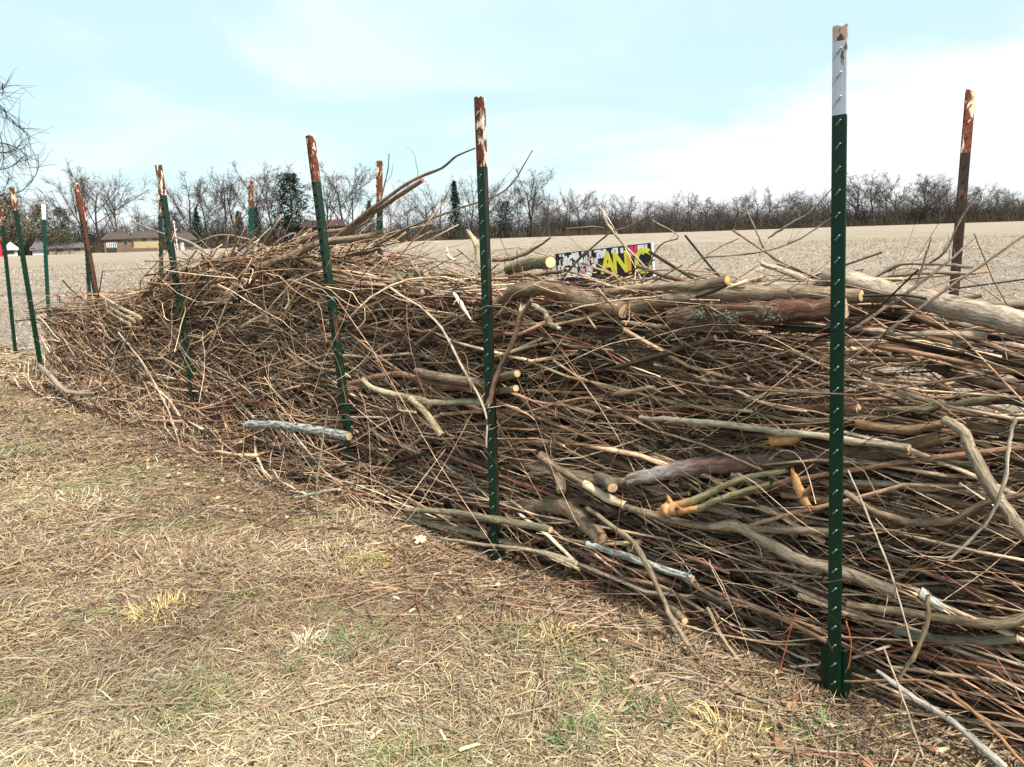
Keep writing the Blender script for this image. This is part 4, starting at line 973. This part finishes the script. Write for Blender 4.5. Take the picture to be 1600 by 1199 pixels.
# signs faces the camera side (-y local is towards lawn)
sgn = -1.0 if (-uy) @ (CAM - bl) > 0 else 1.0
yf = 0.0035 * sgn
boxes('panel', [(0, W, -0.003, 0.003, 0, Hs)], M_black, se)
boxes('white_edge', [(W - 0.006, W + 0.001, -0.0034, 0.0034, -0.001, Hs + 0.001)], M_wh, se)
def letter(ch, x, z, size, mat, bold=0.0, sx=1.0):
    cu = bpy.data.curves.new('letter', 'FONT'); cu.body = ch; cu.size = size; cu.offset = bold; cu.extrude = 0.0006
    tmp = bpy.data.objects.new('tmp', cu); C.objects.link(tmp)
    bpy.context.view_layer.update()
    me = bpy.data.meshes.new_from_object(tmp.evaluated_get(bpy.context.evaluated_depsgraph_get()))
    bpy.data.objects.remove(tmp)
    o2 = link('letter', me, mat, se)
    o2.rotation_euler = (math.pi / 2, 0, 0); o2.scale = (sx, 1, 1)
    o2.location = (x, yf, z)
    return o2
def at_px(px, py):
    p = pv(px, py, sv) - bl; return float(p @ ux), float(p @ uz)
for ch, px, mat, sz in (('A', 941, M_yel, 0.118), ('N', 959, M_yel, 0.118), ('I', 981, M_or, 0.118), ('C', 993, M_yel, 0.13)):
    x_, z_ = at_px(px, 427); letter(ch, x_, z_, sz * 1.08, mat, 0.004, 0.88)
def strokes(name, cnt, x0, x1, z0, z1, mat, seed):
    r_ = random.Random(seed); bs = []
    for i in range(cnt):
        x = r_.uniform(x0, x1); z = r_.uniform(z0, z1); w_ = r_.uniform(0.006, 0.022); h_ = r_.uniform(0.012, 0.045)
        yy = 0.0036 + 0.0003 * i / cnt
        bs.append((x, x + w_, min(yf, sgn * yy), max(yf, sgn * yy), z, min(z + h_, Hs - 0.004)))
    return boxes(name, bs, mat, se)
strokes('white_lettering', 26, 0.01, W * 0.72, Hs * 0.70, Hs * 0.92, M_wh, 3)
strokes('white_lettering', 34, 0.01, W * 0.42, Hs * 0.15, Hs * 0.62, M_wh, 5)
strokes('pink_lettering', 7, W * 0.25, W * 0.42, Hs * 0.1, Hs * 0.55, M_pk, 9)
strokes('red_lettering', 5, W * 0.78, W * 0.84, Hs * 0.66, Hs * 0.88, M_red, 4)
strokes('white_lettering', 8, W * 0.86, W * 0.97, Hs * 0.66, Hs * 0.93, M_wh, 8)

# ------------------------------------------------------------------ maple leaf and chips on the lawn
p = on_ground(657, 856)
lf = []
for k in range(20):
    a = k / 20 * 6.283; r_ = 0.032 * (0.62 + 0.38 * abs(math.cos(a * 2.5))) * (1 if k % 2 else 0.72)
    lf.append((math.cos(a) * r_, math.sin(a) * r_, 0.006 * math.sin(a * 3) + 0.01))
Vl = np.array([(0, 0, 0.004)] + lf + [(0, 0, 0.0032)] + [(x, y, z - 0.0008) for x, y, z in lf])
Tl = [(0, 1 + k, 1 + (k + 1) % 20) for k in range(20)] + [(21, 22 + (k + 1) % 20, 22 + k) for k in range(20)]
lo = link('leaf', raw_mesh('leaf', Vl, None, Tl), wood_mat('dead_leaf', (0.62, 0.48, 0.34), (0.50, 0.36, 0.24), 60)); lo.location = (p[0], p[1], 0.03); lo.rotation_euler = (0.5, 0, 0.3)
tag(lo, 'pale dead leaf on the grass below the brush left of the middle post foot', 'leaf')
chips = [(619, 942, 0.035, 'small pale wood chip on the grass left of centre bottom'), (645, 963, 0.03, 'pale wood chip just below and right of another chip'), (590, 1157, 0.05, 'pale wood chip near the bottom edge'),
         (735, 1178, 0.06, 'long pale wood chip at the bottom edge'), (692, 1160, 0.05, 'brown wood chip left of the long pale chip'), (768, 905, 0.08, 'pale peeled twig on the grass under the middle post foot'), (1475, 1180, 0.06, 'grey chip of wood in the lower right grass')]
for (px, py, L, lab) in chips:
    p = on_ground(px, py); a = random.uniform(0, 3)
    o3 = link('wood_chip', raw_mesh('wood_chip', *(lambda V_, Q_: (V_, Q_))(np.array([(-L / 2, -.003, 0), (L / 2, -.002, 0), (L / 2 * .9, .004, 0), (-L / 2, .005, 0), (-L / 2 * .9, -.002, .005), (L / 2 * .8, -.001, .006), (L / 2 * .7, .003, .005), (-L / 2 * .8, .004, .006)]),
        [(3, 2, 1, 0), (4, 5, 6, 7), (0, 1, 5, 4), (1, 2, 6, 5), (2, 3, 7, 6), (3, 0, 4, 7)])), M_pale)
    o3.location = (p[0], p[1], float(gh(p[0], p[1])) + 0.016); o3.rotation_euler = (0.1, 0.05, a)
    tag(o3, lab, 'wood chip', 'wood chips on the lawn')

# ------------------------------------------------------------------ trees
def tree_arrays(seed, H, spread, trunk_r, nlimb=6, fork=0.22, dens=1.0, droop=0.0, upright=0.6):
    r_ = np.random.default_rng(seed)
    trunk_P, trunk_R, cl = [], [], {1: ([], []), 2: ([], []), 3: ([], [])}
    def grow(p, d, L, r0, K, wob, up):
        pts = [p]; dirs = [d]
        for k in range(K - 1):
            d = d + r_.normal(0, wob, 3); d[2] += up; d /= np.linalg.norm(d)
            p = p + d * L / (K - 1); pts.append(p); dirs.append(d)
        return np.array(pts), np.linspace(r0, r0 * 0.35, K), dirs
    tp, tr, td = grow(np.array([0, 0, -0.3]), np.array([r_.normal(0, .04), r_.normal(0, .04), 1.0]), H * 0.62, trunk_r, 7, 0.05, 0.05)
    tr = np.linspace(trunk_r, trunk_r * 0.35, 7)
    trunk_P.append(tp); trunk_R.append(tr)
    for i in range(nlimb):
        f = fork + (0.95 - fork) * (i + r_.random()) / nlimb
        k = int(f * 6); u = f * 6 - k; k = min(k, 5)
        p = tp[k] * (1 - u) + tp[k + 1] * u
        a = r_.uniform(0, 6.283); el = upright + r_.normal(0, 0.12)
        d = np.array([math.cos(a) * math.cos(el), math.sin(a) * math.cos(el), math.sin(el)])
        Ll = (H - p[2]) * r_.uniform(0.75, 1.0) / max(0.6, math.sin(el)) * 0.85; Ll = min(Ll, spread * 1.6)
        lp, lr, ld = grow(p, d, Ll, trunk_r * 0.42 * (1 - 0.4 * f), 7, 0.10, 0.06 - droop * .3)
        trunk_P.append(lp); trunk_R.append(lr)
        for j in range(int(9 * dens)):
            g = 0.2 + 0.8 * (j + r_.random()) / (9 * dens); k = min(int(g * 6), 5)
            d2 = ld[k] + r_.normal(0, 0.55, 3); d2 /= np.linalg.norm(d2)
            L2 = Ll * r_.uniform(0.22, 0.42) * (1.15 - 0.5 * g)
            bp_, br2, bd = grow(lp[k], d2, L2, lr[k] * 0.5, 5, 0.14, 0.05 - droop)
            cl[1][0].append(bp_); cl[1][1].append(br2)
            for m_ in range(int(7 * dens)):
                h = 0.2 + 0.8 * r_.random(); kk = min(int(h * 4), 3)
                d3 = bd[kk] + r_.normal(0, 0.5, 3); d3 /= np.linalg.norm(d3)
                L3 = L2 * r_.uniform(0.3, 0.55)
                cp, cr, cd = grow(bp_[kk], d3, L3, max(br2[kk] * 0.5, 0.020 * H / 15), 4, 0.16, 0.04 - droop * 1.5)
                cl[2][0].append(cp); cl[2][1].append(cr)
                for q_ in range(int(4 * dens)):
                    kk = r_.integers(0, 4); d4 = cd[kk] + r_.normal(0, 0.5, 3); d4 /= np.linalg.norm(d4)
                    cp2, cr2, _ = grow(cp[kk], d4, L3 * r_.uniform(0.4, 0.8), 0.018 * H / 15, 3, 0.15, 0.03 - droop * 2)
                    cl[3][0].append(cp2); cl[3][1].append(cr2)
    return trunk_P, trunk_R, cl
def tree_meshes(seed, H, spread, tr, col, **kw):
    tP, tR, cl = tree_arrays(seed, H, spread, tr, **kw)
    c = np.array(col)
    t_ = merge([tubes(np.stack(tP), np.stack(tR), 5, c[None].repeat(len(tP), 0))])
    crown = merge([tubes(np.stack(cl[k][0]), np.stack(cl[k][1]), 3, c[None].repeat(len(cl[k][0]), 0) * (1.0 + 0.12 * k)) for k in (1, 2, 3)])
    return raw_mesh('trunk', t_[0], t_[1], col=t_[2]), raw_mesh('crown', crown[0], crown[1], col=crown[2])
CT = (0.055, 0.047, 0.041)
variants = []
for i, kw in enumerate([dict(H=18, spread=6.5, tr=0.30, nlimb=7, upright=0.85, fork=0.2, dens=1.0), dict(H=17, spread=7.5, tr=0.28, nlimb=8, upright=0.65, fork=0.18, dens=1.0),
                        dict(H=16, spread=5, tr=0.24, nlimb=7, upright=0.95, fork=0.25, dens=0.95), dict(H=15, spread=6, tr=0.26, nlimb=9, upright=0.6, fork=0.3, dens=1.0),
                        dict(H=14, spread=6.5, tr=0.3, nlimb=6, upright=0.5, fork=0.3, dens=0.9), dict(H=18, spread=5.5, tr=0.26, nlimb=8, upright=1.0, fork=0.3, dens=0.8)]):
    a, b_ = tree_meshes(100 + i, kw.pop('H'), kw.pop('spread'), kw.pop('tr'), CT, **kw)
    a.materials.append(M_far); b_.materials.append(M_far); variants.append((a, b_))
VH = [float(np.percentile([v.co.z for v in b_.vertices], 99.3)) for a, b_ in variants]
def fdist(px): return float(np.interp(px, [0, 300, 600, 900, 1200, 1600], [205, 215, 235, 260, 285, 310]))
# (px, top y, width class, variant) big individual trees along the line, tops read off the photo
hor = lambda px: 366 - (px - 800) * math.tan(ROLL)
big = [(2, 300, 1), (30, 330, 3), (52, 325, 2), (95, 320, 3), (130, 290, 0), (155, 282, 1), (182, 298, 5), (222, 330, 2), (252, 335, 3), (300, 290, 0), (322, 300, 3), (352, 280, 2), (372, 292, 5), (408, 272, 0), (430, 285, 5), (448, 295, 2),
       (517, 282, 5), (540, 270, 0), (556, 282, 2), (612, 305, 1), (640, 312, 4), (668, 292, 4), (690, 288, 2), (735, 285, 5), (752, 292, 3), (790, 298, 1), (812, 300, 5), (832, 274, 0), (858, 300, 3), (885, 303, 1), (905, 305, 3), (935, 308, 2), (960, 310, 4),
       (985, 312, 3), (1010, 318, 5), (1050, 306, 4), (1080, 310, 5), (1105, 314, 3), (1120, 315, 2), (1148, 310, 3), (1180, 300, 4), (1200, 302, 1), (1222, 312, 3), (1245, 308, 1), (1270, 312, 4), (1296, 306, 2), (1335, 284, 5), (1352, 300, 3), (1366, 282, 5),
       (1385, 290, 1), (1402, 288, 3), (1425, 296, 4), (1448, 286, 0), (1468, 290, 1), (1485, 296, 3), (1505, 302, 5), (1530, 300, 3), (1552, 304, 2), (1575, 310, 4), (1596, 305, 3)]
anch = [(-50, 'left of every post'), (65, 'right of the clean white-topped post'), (129, 'right of the red-brown post'), (247, 'right of the sag post'), (389, 'right of the teal post'), (485, 'right of the leaning red-topped post'), (590, 'right of the rusted back post'),
        (750, 'right of the middle post'), (1023, 'beyond the right end of the sign'), (1313, 'right of the nearest post'), (1505, 'right of the brown back post')]
wordn = ['first', 'second', 'third', 'fourth', 'fifth', 'sixth', 'seventh', 'eighth', 'ninth', 'tenth', 'eleventh', 'twelfth', 'thirteenth', 'fourteenth', 'fifteenth', 'sixteenth']
cnt = defaultdict(int)
for (px, ty, k) in big:
    D = fdist(px) + random.uniform(-8, 10)
    Ht = (hor(px) - ty) / FPX * D * 1.0 + HC
    p = far(px, D); s = Ht / VH[k] * 1.06; wide = 1.0 if px < 900 else 1.25
    a = [x for x in anch if x[0] <= px][-1]; i = cnt[a[1]]; cnt[a[1]] += 1
    e = empty('bare_tree', tuple(p), '%s bare leafless tree in the far treeline, counting %s' % (wordn[i], a[1]), 'tree', 'bare trees along the far edge of the field')
    e.rotation_euler = (0, 0, random.uniform(0, 6.28)); e.scale = (s * wide * random.uniform(0.9, 1.15),) * 2 + (s,)
    link('trunk', variants[k][0], None, e); link('crown', variants[k][1], None, e)

# thicket: far wood behind and between (stuff)
def thicket(n, px0, px1, dd, h0, h1, col, name, label, seed, cat='woodland', K=4):
    r_ = np.random.default_rng(seed)
    px = r_.uniform(px0, px1, n)
    D = np.interp(px, [0, 300, 600, 900, 1200, 1600], [205, 215, 235, 260, 285, 310]) + r_.uniform(dd[0], dd[1], n)
    hy = 366 - (px - 800) * math.tan(ROLL)
    dirs = F[None] + R[None] * ((px - 800) / FPX)[:, None] + U[None] * ((599.5 - hy) / FPX)[:, None]
    h = dirs[:, :2] / np.linalg.norm(dirs[:, :2], axis=1, keepdims=True)
    B = np.concatenate([h * D[:, None], np.zeros((n, 1))], 1)
    ht = np.array([h0, h1])[0] + (h1 - h0) * r_.random(n) ** 1.3
    ht *= 0.65 + 0.7 * vn(B[:, 0], np.zeros(n), 6.0, 5)
    lean = r_.normal(0, 0.22, (n, 2))
    s = np.linspace(0, 1, K)
    P = B[:, None, :] + np.concatenate([lean[:, None, :] * (ht[:, None] * s)[..., None] , (ht[:, None] * s)[..., None]], -1) + np.concatenate([r_.normal(0, 0.12, (n, K, 2)), np.zeros((n, K, 1))], -1)
    r = r_.uniform(0.03, 0.09, n)
    Rr = r[:, None] * np.linspace(1, 0.25, K)
    c = np.array(col)[None] * r_.uniform(0.6, 1.3, (n, 1)) * (0.85 + 0.3 * vn(B[:, 0], B[:, 1] * 0, 9.0, 6))[:, None]
    # side twigs
    m = n * 3; idx = r_.integers(0, n, m); f = r_.uniform(0.25, 1, m)
    p0 = B[idx] + np.concatenate([lean[idx] * (ht[idx] * f)[:, None], (ht[idx] * f)[:, None]], 1)
    dr = np.concatenate([r_.normal(0, 0.8, (m, 2)), r_.uniform(0.1, 1.1, (m, 1))], 1) * (ht[idx] * 0.25)[:, None]
    P2 = np.stack([p0, p0 + dr * 0.5 + r_.normal(0, 0.1, (m, 3)), p0 + dr], 1)
    R2 = r_.uniform(0.02, 0.05, m)[:, None] * np.array([1, 0.8, 0.4])[None]
    V, q, cc, b = merge([tubes(P, Rr, 3, c), tubes(P2, R2, 3, c[idx])])
    tag(link(name, raw_mesh(name, V, q, col=cc), M_far), label, cat, kind='stuff')
thicket(14000, -150, 1760, (2, 45), 3.0, 8.0, (0.046, 0.041, 0.036), 'far_wood', 'grey-brown mass of bare undergrowth and saplings behind the far treeline', 1)
thicket(5200, -150, 1760, (-4, 3), 0.8, 2.8, (0.075, 0.058, 0.040), 'field_margin_scrub', 'low brown scrub along the far edge of the field', 2, cat='scrub')
thicket(4500, 850, 1760, (5, 60), 5.0, 9.5, (0.058, 0.052, 0.045), 'far_saplings', 'taller bare saplings massed in the right half of the far treeline', 3)

# evergreens and dark bushes
def conifer(name, px, ty, wpx, kind, label, D=None, col=(0.020, 0.034, 0.025), n=2600, seed=0):
    r_ = np.random.default_rng(seed + 50)
    D = D or fdist(px) - 4; Ht = (hor(px) - ty) / FPX * D + HC; Wd = wpx / FPX * D / 2
    e = empty(name, tuple(far(px, D)), label, 'tree' if kind != 'bush' else 'bush', 'evergreens at the field edge')
    z = r_.random(n)
    if kind == 'cone':
        z = z ** 0.75; prof = (1.02 - z) ** 0.8 * (0.75 + 0.35 * np.abs(np.sin(z * 19 + r_.random() * 6))); z0 = 0.08
    elif kind == 'pine':
        prof = np.where(z < 0.35, 0.55 + z, 1.0 - (z - 0.35) * 1.1) * (0.7 + 0.4 * np.abs(np.sin(z * 15))); z0 = 0.2
    else:
        prof = np.sqrt(np.clip(1 - (z - 0.4) ** 2 / 0.37, 0, 1)) * 1.05; z0 = 0.0
    a = r_.uniform(0, 6.283, n)
    if kind != 'bush':
        tier = np.floor(z * 11).astype(int); nb = 7
        a = r_.integers(0, nb, n) / nb * 6.283 + tier * 1.3 + r_.normal(0, 0.30, n)
        z = np.clip((tier + 0.5 + r_.normal(0, 0.38, n)) / 11, 0, 1)
    lump = 0.9 + 0.45 * np.sin(np.round(a * 1.1) * 3.7 + np.floor(z * 11) * 2.3)
    rr = prof * Wd * lump * np.sqrt(r_.uniform(0.15, 1, n))
    c0 = np.stack([np.cos(a) * rr, np.sin(a) * rr, (z0 + (1 - z0) * z) * Ht], 1)
    s = Ht * 0.05
    d1 = r_.normal(0, 1, (n, 3)); d1[:, 2] *= 0.5; d1 /= np.linalg.norm(d1, axis=1, keepdims=True)
    d2 = r_.normal(0, 1, (n, 3)); d2 /= np.linalg.norm(d2, axis=1, keepdims=True)
    L = r_.uniform(0.5, 1.2, (n, 1)) * s
    V = np.stack([c0 - d1 * L * 0.5 , c0 + d2 * L * 0.35, c0 + d1 * L * 0.8], 1).reshape(-1, 3)
    T = np.arange(n * 3).reshape(-1, 3)
    c = np.repeat(np.array(col)[None] * r_.uniform(0.5, 1.7, (n, 1)), 3, 0)
    link('crown', raw_mesh('crown', V, None, T, col=c), M_leafy, e)
    tP = np.array([[0, 0, -0.2], [0.02, 0, Ht * 0.5], [0, 0.02, Ht * 0.93]]); tv, tq, tcl, tb = tubes(tP[None], np.array([[Ht * .02, Ht * .012, Ht * .004]]), 6, np.array([CT]))
    link('trunk', raw_mesh('trunk', tv, tq, col=tcl), M_far, e)
    return e
conifer('pine_tree', 459, 280, 78, 'pine', 'dark green pine left of the leaning red-topped post', n=4200, seed=1)
conifer('pine_tree', 311, 332, 26, 'cone', 'small dark evergreen above the low brown house', seed=2)
conifer('pine_tree', 376, 335, 30, 'cone', 'dark evergreen just left of the teal post', seed=3)
conifer('pine_tree', 404, 330, 28, 'cone', 'dark evergreen just right of the teal post', seed=13)
conifer('pine_tree', 713, 288, 30, 'cone', 'narrow dark spire-shaped evergreen left of the middle post', seed=4)
conifer('pine_tree', 790, 318, 46, 'pine', 'broad dark evergreen right of the middle post', seed=5, n=3600)
conifer('pine_tree', 580, 318, 30, 'cone', 'brownish evergreen just left of the rusted back post', col=(0.07, 0.07, 0.04), seed=16)
conifer('round_bush', 722, 352, 22, 'bush', 'round black-green bush left of the middle post', n=1800, D=222, col=(0.018, 0.03, 0.02), seed=7)
conifer('round_bush', 674, 353, 16, 'bush', 'small round dark bush at the field edge left of the other bush', n=1400, D=224, col=(0.02, 0.035, 0.02), seed=8)
conifer('round_bush', 624, 352, 24, 'bush', 'dark round bush just right of the rusted back post', n=1600, D=222, col=(0.02, 0.03, 0.02), seed=9)
conifer('round_bush', 600, 358, 18, 'bush', 'low dark bush touching the rusted back post', n=1200, D=222, col=(0.02, 0.03, 0.02), seed=10)
conifer('willow_tree', 22, 322, 60, 'pine', 'olive-brown leafy tree behind the white house', n=3800, col=(0.10, 0.09, 0.05), seed=20)
conifer('willow_tree', 70, 332, 42, 'pine', 'olive tree above the grey-roofed house', n=2600, col=(0.10, 0.095, 0.055), seed=21)
conifer('round_bush', 100, 335, 30, 'bush', 'olive green thicket tree left of the red-brown post', n=2400, col=(0.085, 0.09, 0.045), seed=22)
conifer('round_bush', 88, 366, 24, 'bush', 'dark brown bare bush before the grey-roofed house', n=1500, D=196, col=(0.06, 0.045, 0.035), seed=23)
conifer('round_bush', 108, 372, 18, 'bush', 'second brown bush right of the grey-roofed house', n=1300, D=196, col=(0.065, 0.05, 0.038), seed=24)

# ------------------------------------------------------------------ houses
def hmat(name, col, rough=0.8):
    return flat_mat(name, col, rough)
M_roofb = hmat('brown_shingles', (0.07, 0.05, 0.042)); M_roofg = hmat('grey_shingles', (0.11, 0.11, 0.115)); M_glass, _t, _b = new_mat('dark_glass', 0.1, 0.6); _b.inputs['Base Color'].default_value = (0.02, 0.025, 0.03, 1)
def house(px0, px1, wall_top, roof_top, D, wall, roof, label, wins=(), doors=(), depth=8, chimney=None, cat='house', name='house'):
    p0, p1 = far(px0, D), far(px1, D); c = (p0 + p1) / 2; Wd = np.linalg.norm(p1 - p0)
    ang = math.atan2(p1[1] - p0[1], p1[0] - p0[0])
    mid = (px0 + px1) / 2
    hw_ = (hor(mid) - wall_top) / FPX * D + HC; hr = (hor(mid) - roof_top) / FPX * D + HC
    e = empty(name, tuple(c), label, cat, 'buildings beyond the field on the left'); e.rotation_euler = (0, 0, ang)
    boxes('wall', [(-Wd / 2, Wd / 2, 0, depth, -0.3, hw_)], wall, e)
    ov = 0.5
    V = np.array([(-Wd / 2 - ov, -ov, hw_ - 0.1), (Wd / 2 + ov, -ov, hw_ - 0.1), (Wd / 2 + ov, depth + ov, hw_ - 0.1), (-Wd / 2 - ov, depth + ov, hw_ - 0.1), (-Wd / 2 + 1, depth / 2, hr), (Wd / 2 - 1, depth / 2, hr),
                  (-Wd / 2 - ov, -ov, hw_ + 0.1), (Wd / 2 + ov, -ov, hw_ + 0.1), (Wd / 2 + ov, depth + ov, hw_ + 0.1), (-Wd / 2 - ov, depth + ov, hw_ + 0.1)], float)
    rf = link('roof', raw_mesh('roof', V, [(0, 3, 2, 1), (0, 1, 7, 6), (1, 2, 8, 7), (2, 3, 9, 8), (3, 0, 6, 9), (6, 7, 5, 4), (8, 9, 4, 5)], [(7, 8, 5), (9, 6, 4)]), roof, e)
    if chimney: boxes('chimney', [(chimney * Wd - .4, chimney * Wd + .4, depth / 2 - .4, depth / 2 + .4, hw_, hr + 0.8)], hmat('brick_red', (0.12, 0.06, 0.045)), rf)
    for (f, w_, z0, z1) in wins:
        wn = boxes('window', [(f * Wd - w_ / 2 - .1, f * Wd + w_ / 2 + .1, -0.06, 0.02, z0 - .1, z1 + .1)], M_trim, e)
        boxes('pane', [(f * Wd - w_ / 2, f * Wd + w_ / 2, -0.10, -0.061, z0, z1)], M_glass, wn)
    for (f, w_, z1, m) in doors:
        boxes('door', [(f * Wd - w_ / 2, f * Wd + w_ / 2, -0.08, 0.02, 0, z1)], m, e)
    return e
M_yw = hmat('yellow_siding', (0.36, 0.30, 0.17)); M_tb = hmat('tan_brick', (0.15, 0.105, 0.075)); M_trim = hmat('tan_trim', (0.30, 0.25, 0.19)); M_ww = hmat('white_siding', (0.50, 0.51, 0.52)); M_rb = hmat('red_barn_boards', (0.40, 0.02, 0.03)); M_db = hmat('dark_red_boards', (0.05, 0.018, 0.018))
house(-30, 3, 379, 376, 192, M_rb, M_rb, 'bright red shed cut off by the left photo edge', name='shed', cat='shed', depth=5)
house(8, 27, 391, 381, 196, M_ww, hmat('white_metal_roof', (0.66, 0.68, 0.70)), 'small white building with a dark window at the far left', wins=((-0.1, 1.3, 0.5, 1.5),), depth=6)
house(50, 72, 391, 377, 198, M_ww, M_roofg, 'white-walled house with a grey hipped roof at the far left', wins=((-0.42, 0.9, 0.9, 1.6),), depth=10)
house(73, 140, 388, 381, 202, hmat('beige_siding', (0.30, 0.26, 0.21)), M_roofg, 'long beige low building right of the grey-roofed house', wins=((-0.2, 1.2, 0.6, 1.5), (0.2, 1.2, 0.6, 1.5)), depth=8)
house(163, 206, 376, 366, 196, M_tb, M_roofb, 'brown brick wing of the tan house behind the field', wins=((0.28, 0.8, 1.6, 2.5), (-0.1, 0.9, 1.4, 2.3)), depth=9, chimney=0.1)
house(205, 252, 374, 364, 197, M_yw, M_roofb, 'yellow-sided house wing with brown roof beyond the field', wins=((-0.05, 1.0, 2.3, 2.8), (0.3, 1.0, 2.3, 2.8)), depth=9)
house(262, 306, 377, 366, 200, M_tb, M_roofb, 'low brown house with white porch posts right of the sag posts', wins=((0.25, 2.0, 0.6, 1.6),), doors=((-0.30, 0.8, 1.9, M_ww), (0.02, 0.8, 1.9, M_ww)), depth=9)
house(472, 540, 356, 346, 214, M_db, hmat('dark_red_roof', (0.045, 0.024, 0.024)), 'dark red barn half hidden behind the leaning red-topped post', name='barn', cat='barn', doors=((-0.2, 2.5, 2.6, M_glass),), depth=10)
# raised deck with white railing in front of the brick wing
p = far(174, 193)
e = empty('raised_deck', tuple(p), 'small raised deck with white railing in front of the brown brick wing', 'deck'); e.rotation_euler = (0, 0, 0.55)
boxes('platform', [(-0.95, 0.95, -1, 1, 0.95, 1.08)], M_tb, e)
boxes('skirt', [(-0.9, 0.9, -0.95, 0.95, 0, 0.949)], M_glass, e)
boxes('railing', [(x, x + 0.1, -0.98, -0.88, 1.081, 2.0) for x in np.linspace(-0.93, 0.83, 6)] + [(-0.95, 0.95, -1.0, -0.86, 2.001, 2.08)], M_wh, e)
# utility pole and low brick wall
p = far(277, 192)
e = empty('utility_pole', tuple(p), 'thin white pole standing before the low brown house', 'pole')
tv, tq, tcl, tb = tubes(np.array([[[0, 0, -.3], [-.1, 0, 3], [-.25, 0, 6.4]]]), np.array([[0.13, 0.11, 0.09]]), 8, np.array([(0.62, 0.62, 0.6)]), np.array([(0.6, 0.6, 0.6)]))
link('pole', raw_mesh('pole', tv, tq, col=tcl), M_far, e)
boxes('bracket', [(-0.55, 0.05, -0.05, 0.05, 6.0, 6.1)], M_wh, e)
p0, p1 = far(190, 194), far(246, 194); c = (p0 + p1) / 2
e2 = boxes('garden_wall', [(-np.linalg.norm(p1 - p0) / 2, np.linalg.norm(p1 - p0) / 2, -0.15, 0.15, -0.2, 0.75)], hmat('dark_brick', (0.12, 0.08, 0.06)), None)
e2.location = tuple(c); e2.rotation_euler = (0, 0, math.atan2(p1[1] - p0[1], p1[0] - p0[0])); tag(e2, 'low dark garden wall in front of the yellow-sided house', 'wall')

# ------------------------------------------------------------------ nearer tree whose drooping twigs enter the frame at upper left
D = 24.0
def npx(px, py, dd=0.0):
    d = ray(px, py); s = (D + dd) / math.hypot(d[0], d[1]); return CAM + d * s
base = far(-330, D)
e = empty('overhanging_tree', tuple(base), 'nearer bare tree whose drooping twigs enter at the upper left edge', 'tree')
top = npx(-300, -150)
tP = [base + [0, 0, -0.3], base + [0.05, 0, 1.5], base * 0.5 + top * 0.5 + [0.1, 0, 0], top]
tP = np.array(tP) - base
items = [tubes(tP[None], np.array([[0.30, 0.24, 0.17, 0.10]]), 8, np.array([CT]))]
rr_ = np.random.default_rng(5)
lines = [[(-320, 60), (-200, 60), (-100, 110), (-20, 150), (25, 195), (47, 215), (30, 240)], [(-320, 90), (-180, 110), (-70, 150), (0, 165), (12, 185), (40, 205)], [(-310, 120), (-160, 170), (-60, 215), (10, 225), (38, 240), (44, 250)],
         [(-310, 140), (-150, 230), (-60, 262), (0, 265), (22, 258), (38, 246), (40, 262)], [(-320, 180), (-150, 260), (-50, 300), (20, 303), (48, 285), (60, 262), (58, 240)], [(-310, 70), (-160, 60), (-60, 130), (-5, 200), (5, 250), (-8, 275)],
         [(-300, 160), (-120, 205), (-30, 235), (15, 238), (30, 228)], [(-300, 20), (-150, 30), (-50, 90), (0, 145), (4, 130)]]
for i, ln in enumerate(lines):
    P_, r_ = catmull([npx(a, b_, rr_.normal(0, 0.6)) for a, b_ in ln], [0.06, 0.035, 0.02, 0.014, 0.010, 0.007, 0.005][:len(ln)], 5)
    cr = P_ - base
    items.append(tubes(cr[None], r_[None], 4, np.array([CT])))
    ex, er = [], []
    for _ in range(26):
        k = rr_.integers(len(P_) // 3, len(P_) - 1); d = P_[k + 1] - P_[k]; d /= np.linalg.norm(d)
        d = d + rr_.normal(0, 0.55, 3); q_ = [cr[k]]; L = rr_.uniform(0.3, 1.1)
        for z in range(5):
            d = d + rr_.normal(0, 0.15, 3); d[2] -= 0.05; d /= np.linalg.norm(d); q_.append(q_[-1] + d * L / 5)
        ex.append(q_); er.append(np.linspace(0.007, 0.003, 6))
    items.append(tubes(np.array(ex), np.array(er), 3, np.array([CT]).repeat(len(ex), 0)))
tr0 = items[0]; link('trunk', raw_mesh('trunk', tr0[0], tr0[1], col=tr0[2]), M_far, e)
cv_ = merge(items[1:]); link('crown', raw_mesh('crown', cv_[0], cv_[1], col=cv_[2]), M_far, e)
print('hand branches', n_hand, 'posts', [(round(a, 2), round(b, 2), round(h, 2)) for a, b, h in POST_T], 'tris', sum(sum(len(p.vertices) - 2 for p in m.polygons) if len(m.polygons) < 500 else len(m.polygons) * 2 for m in bpy.data.meshes))
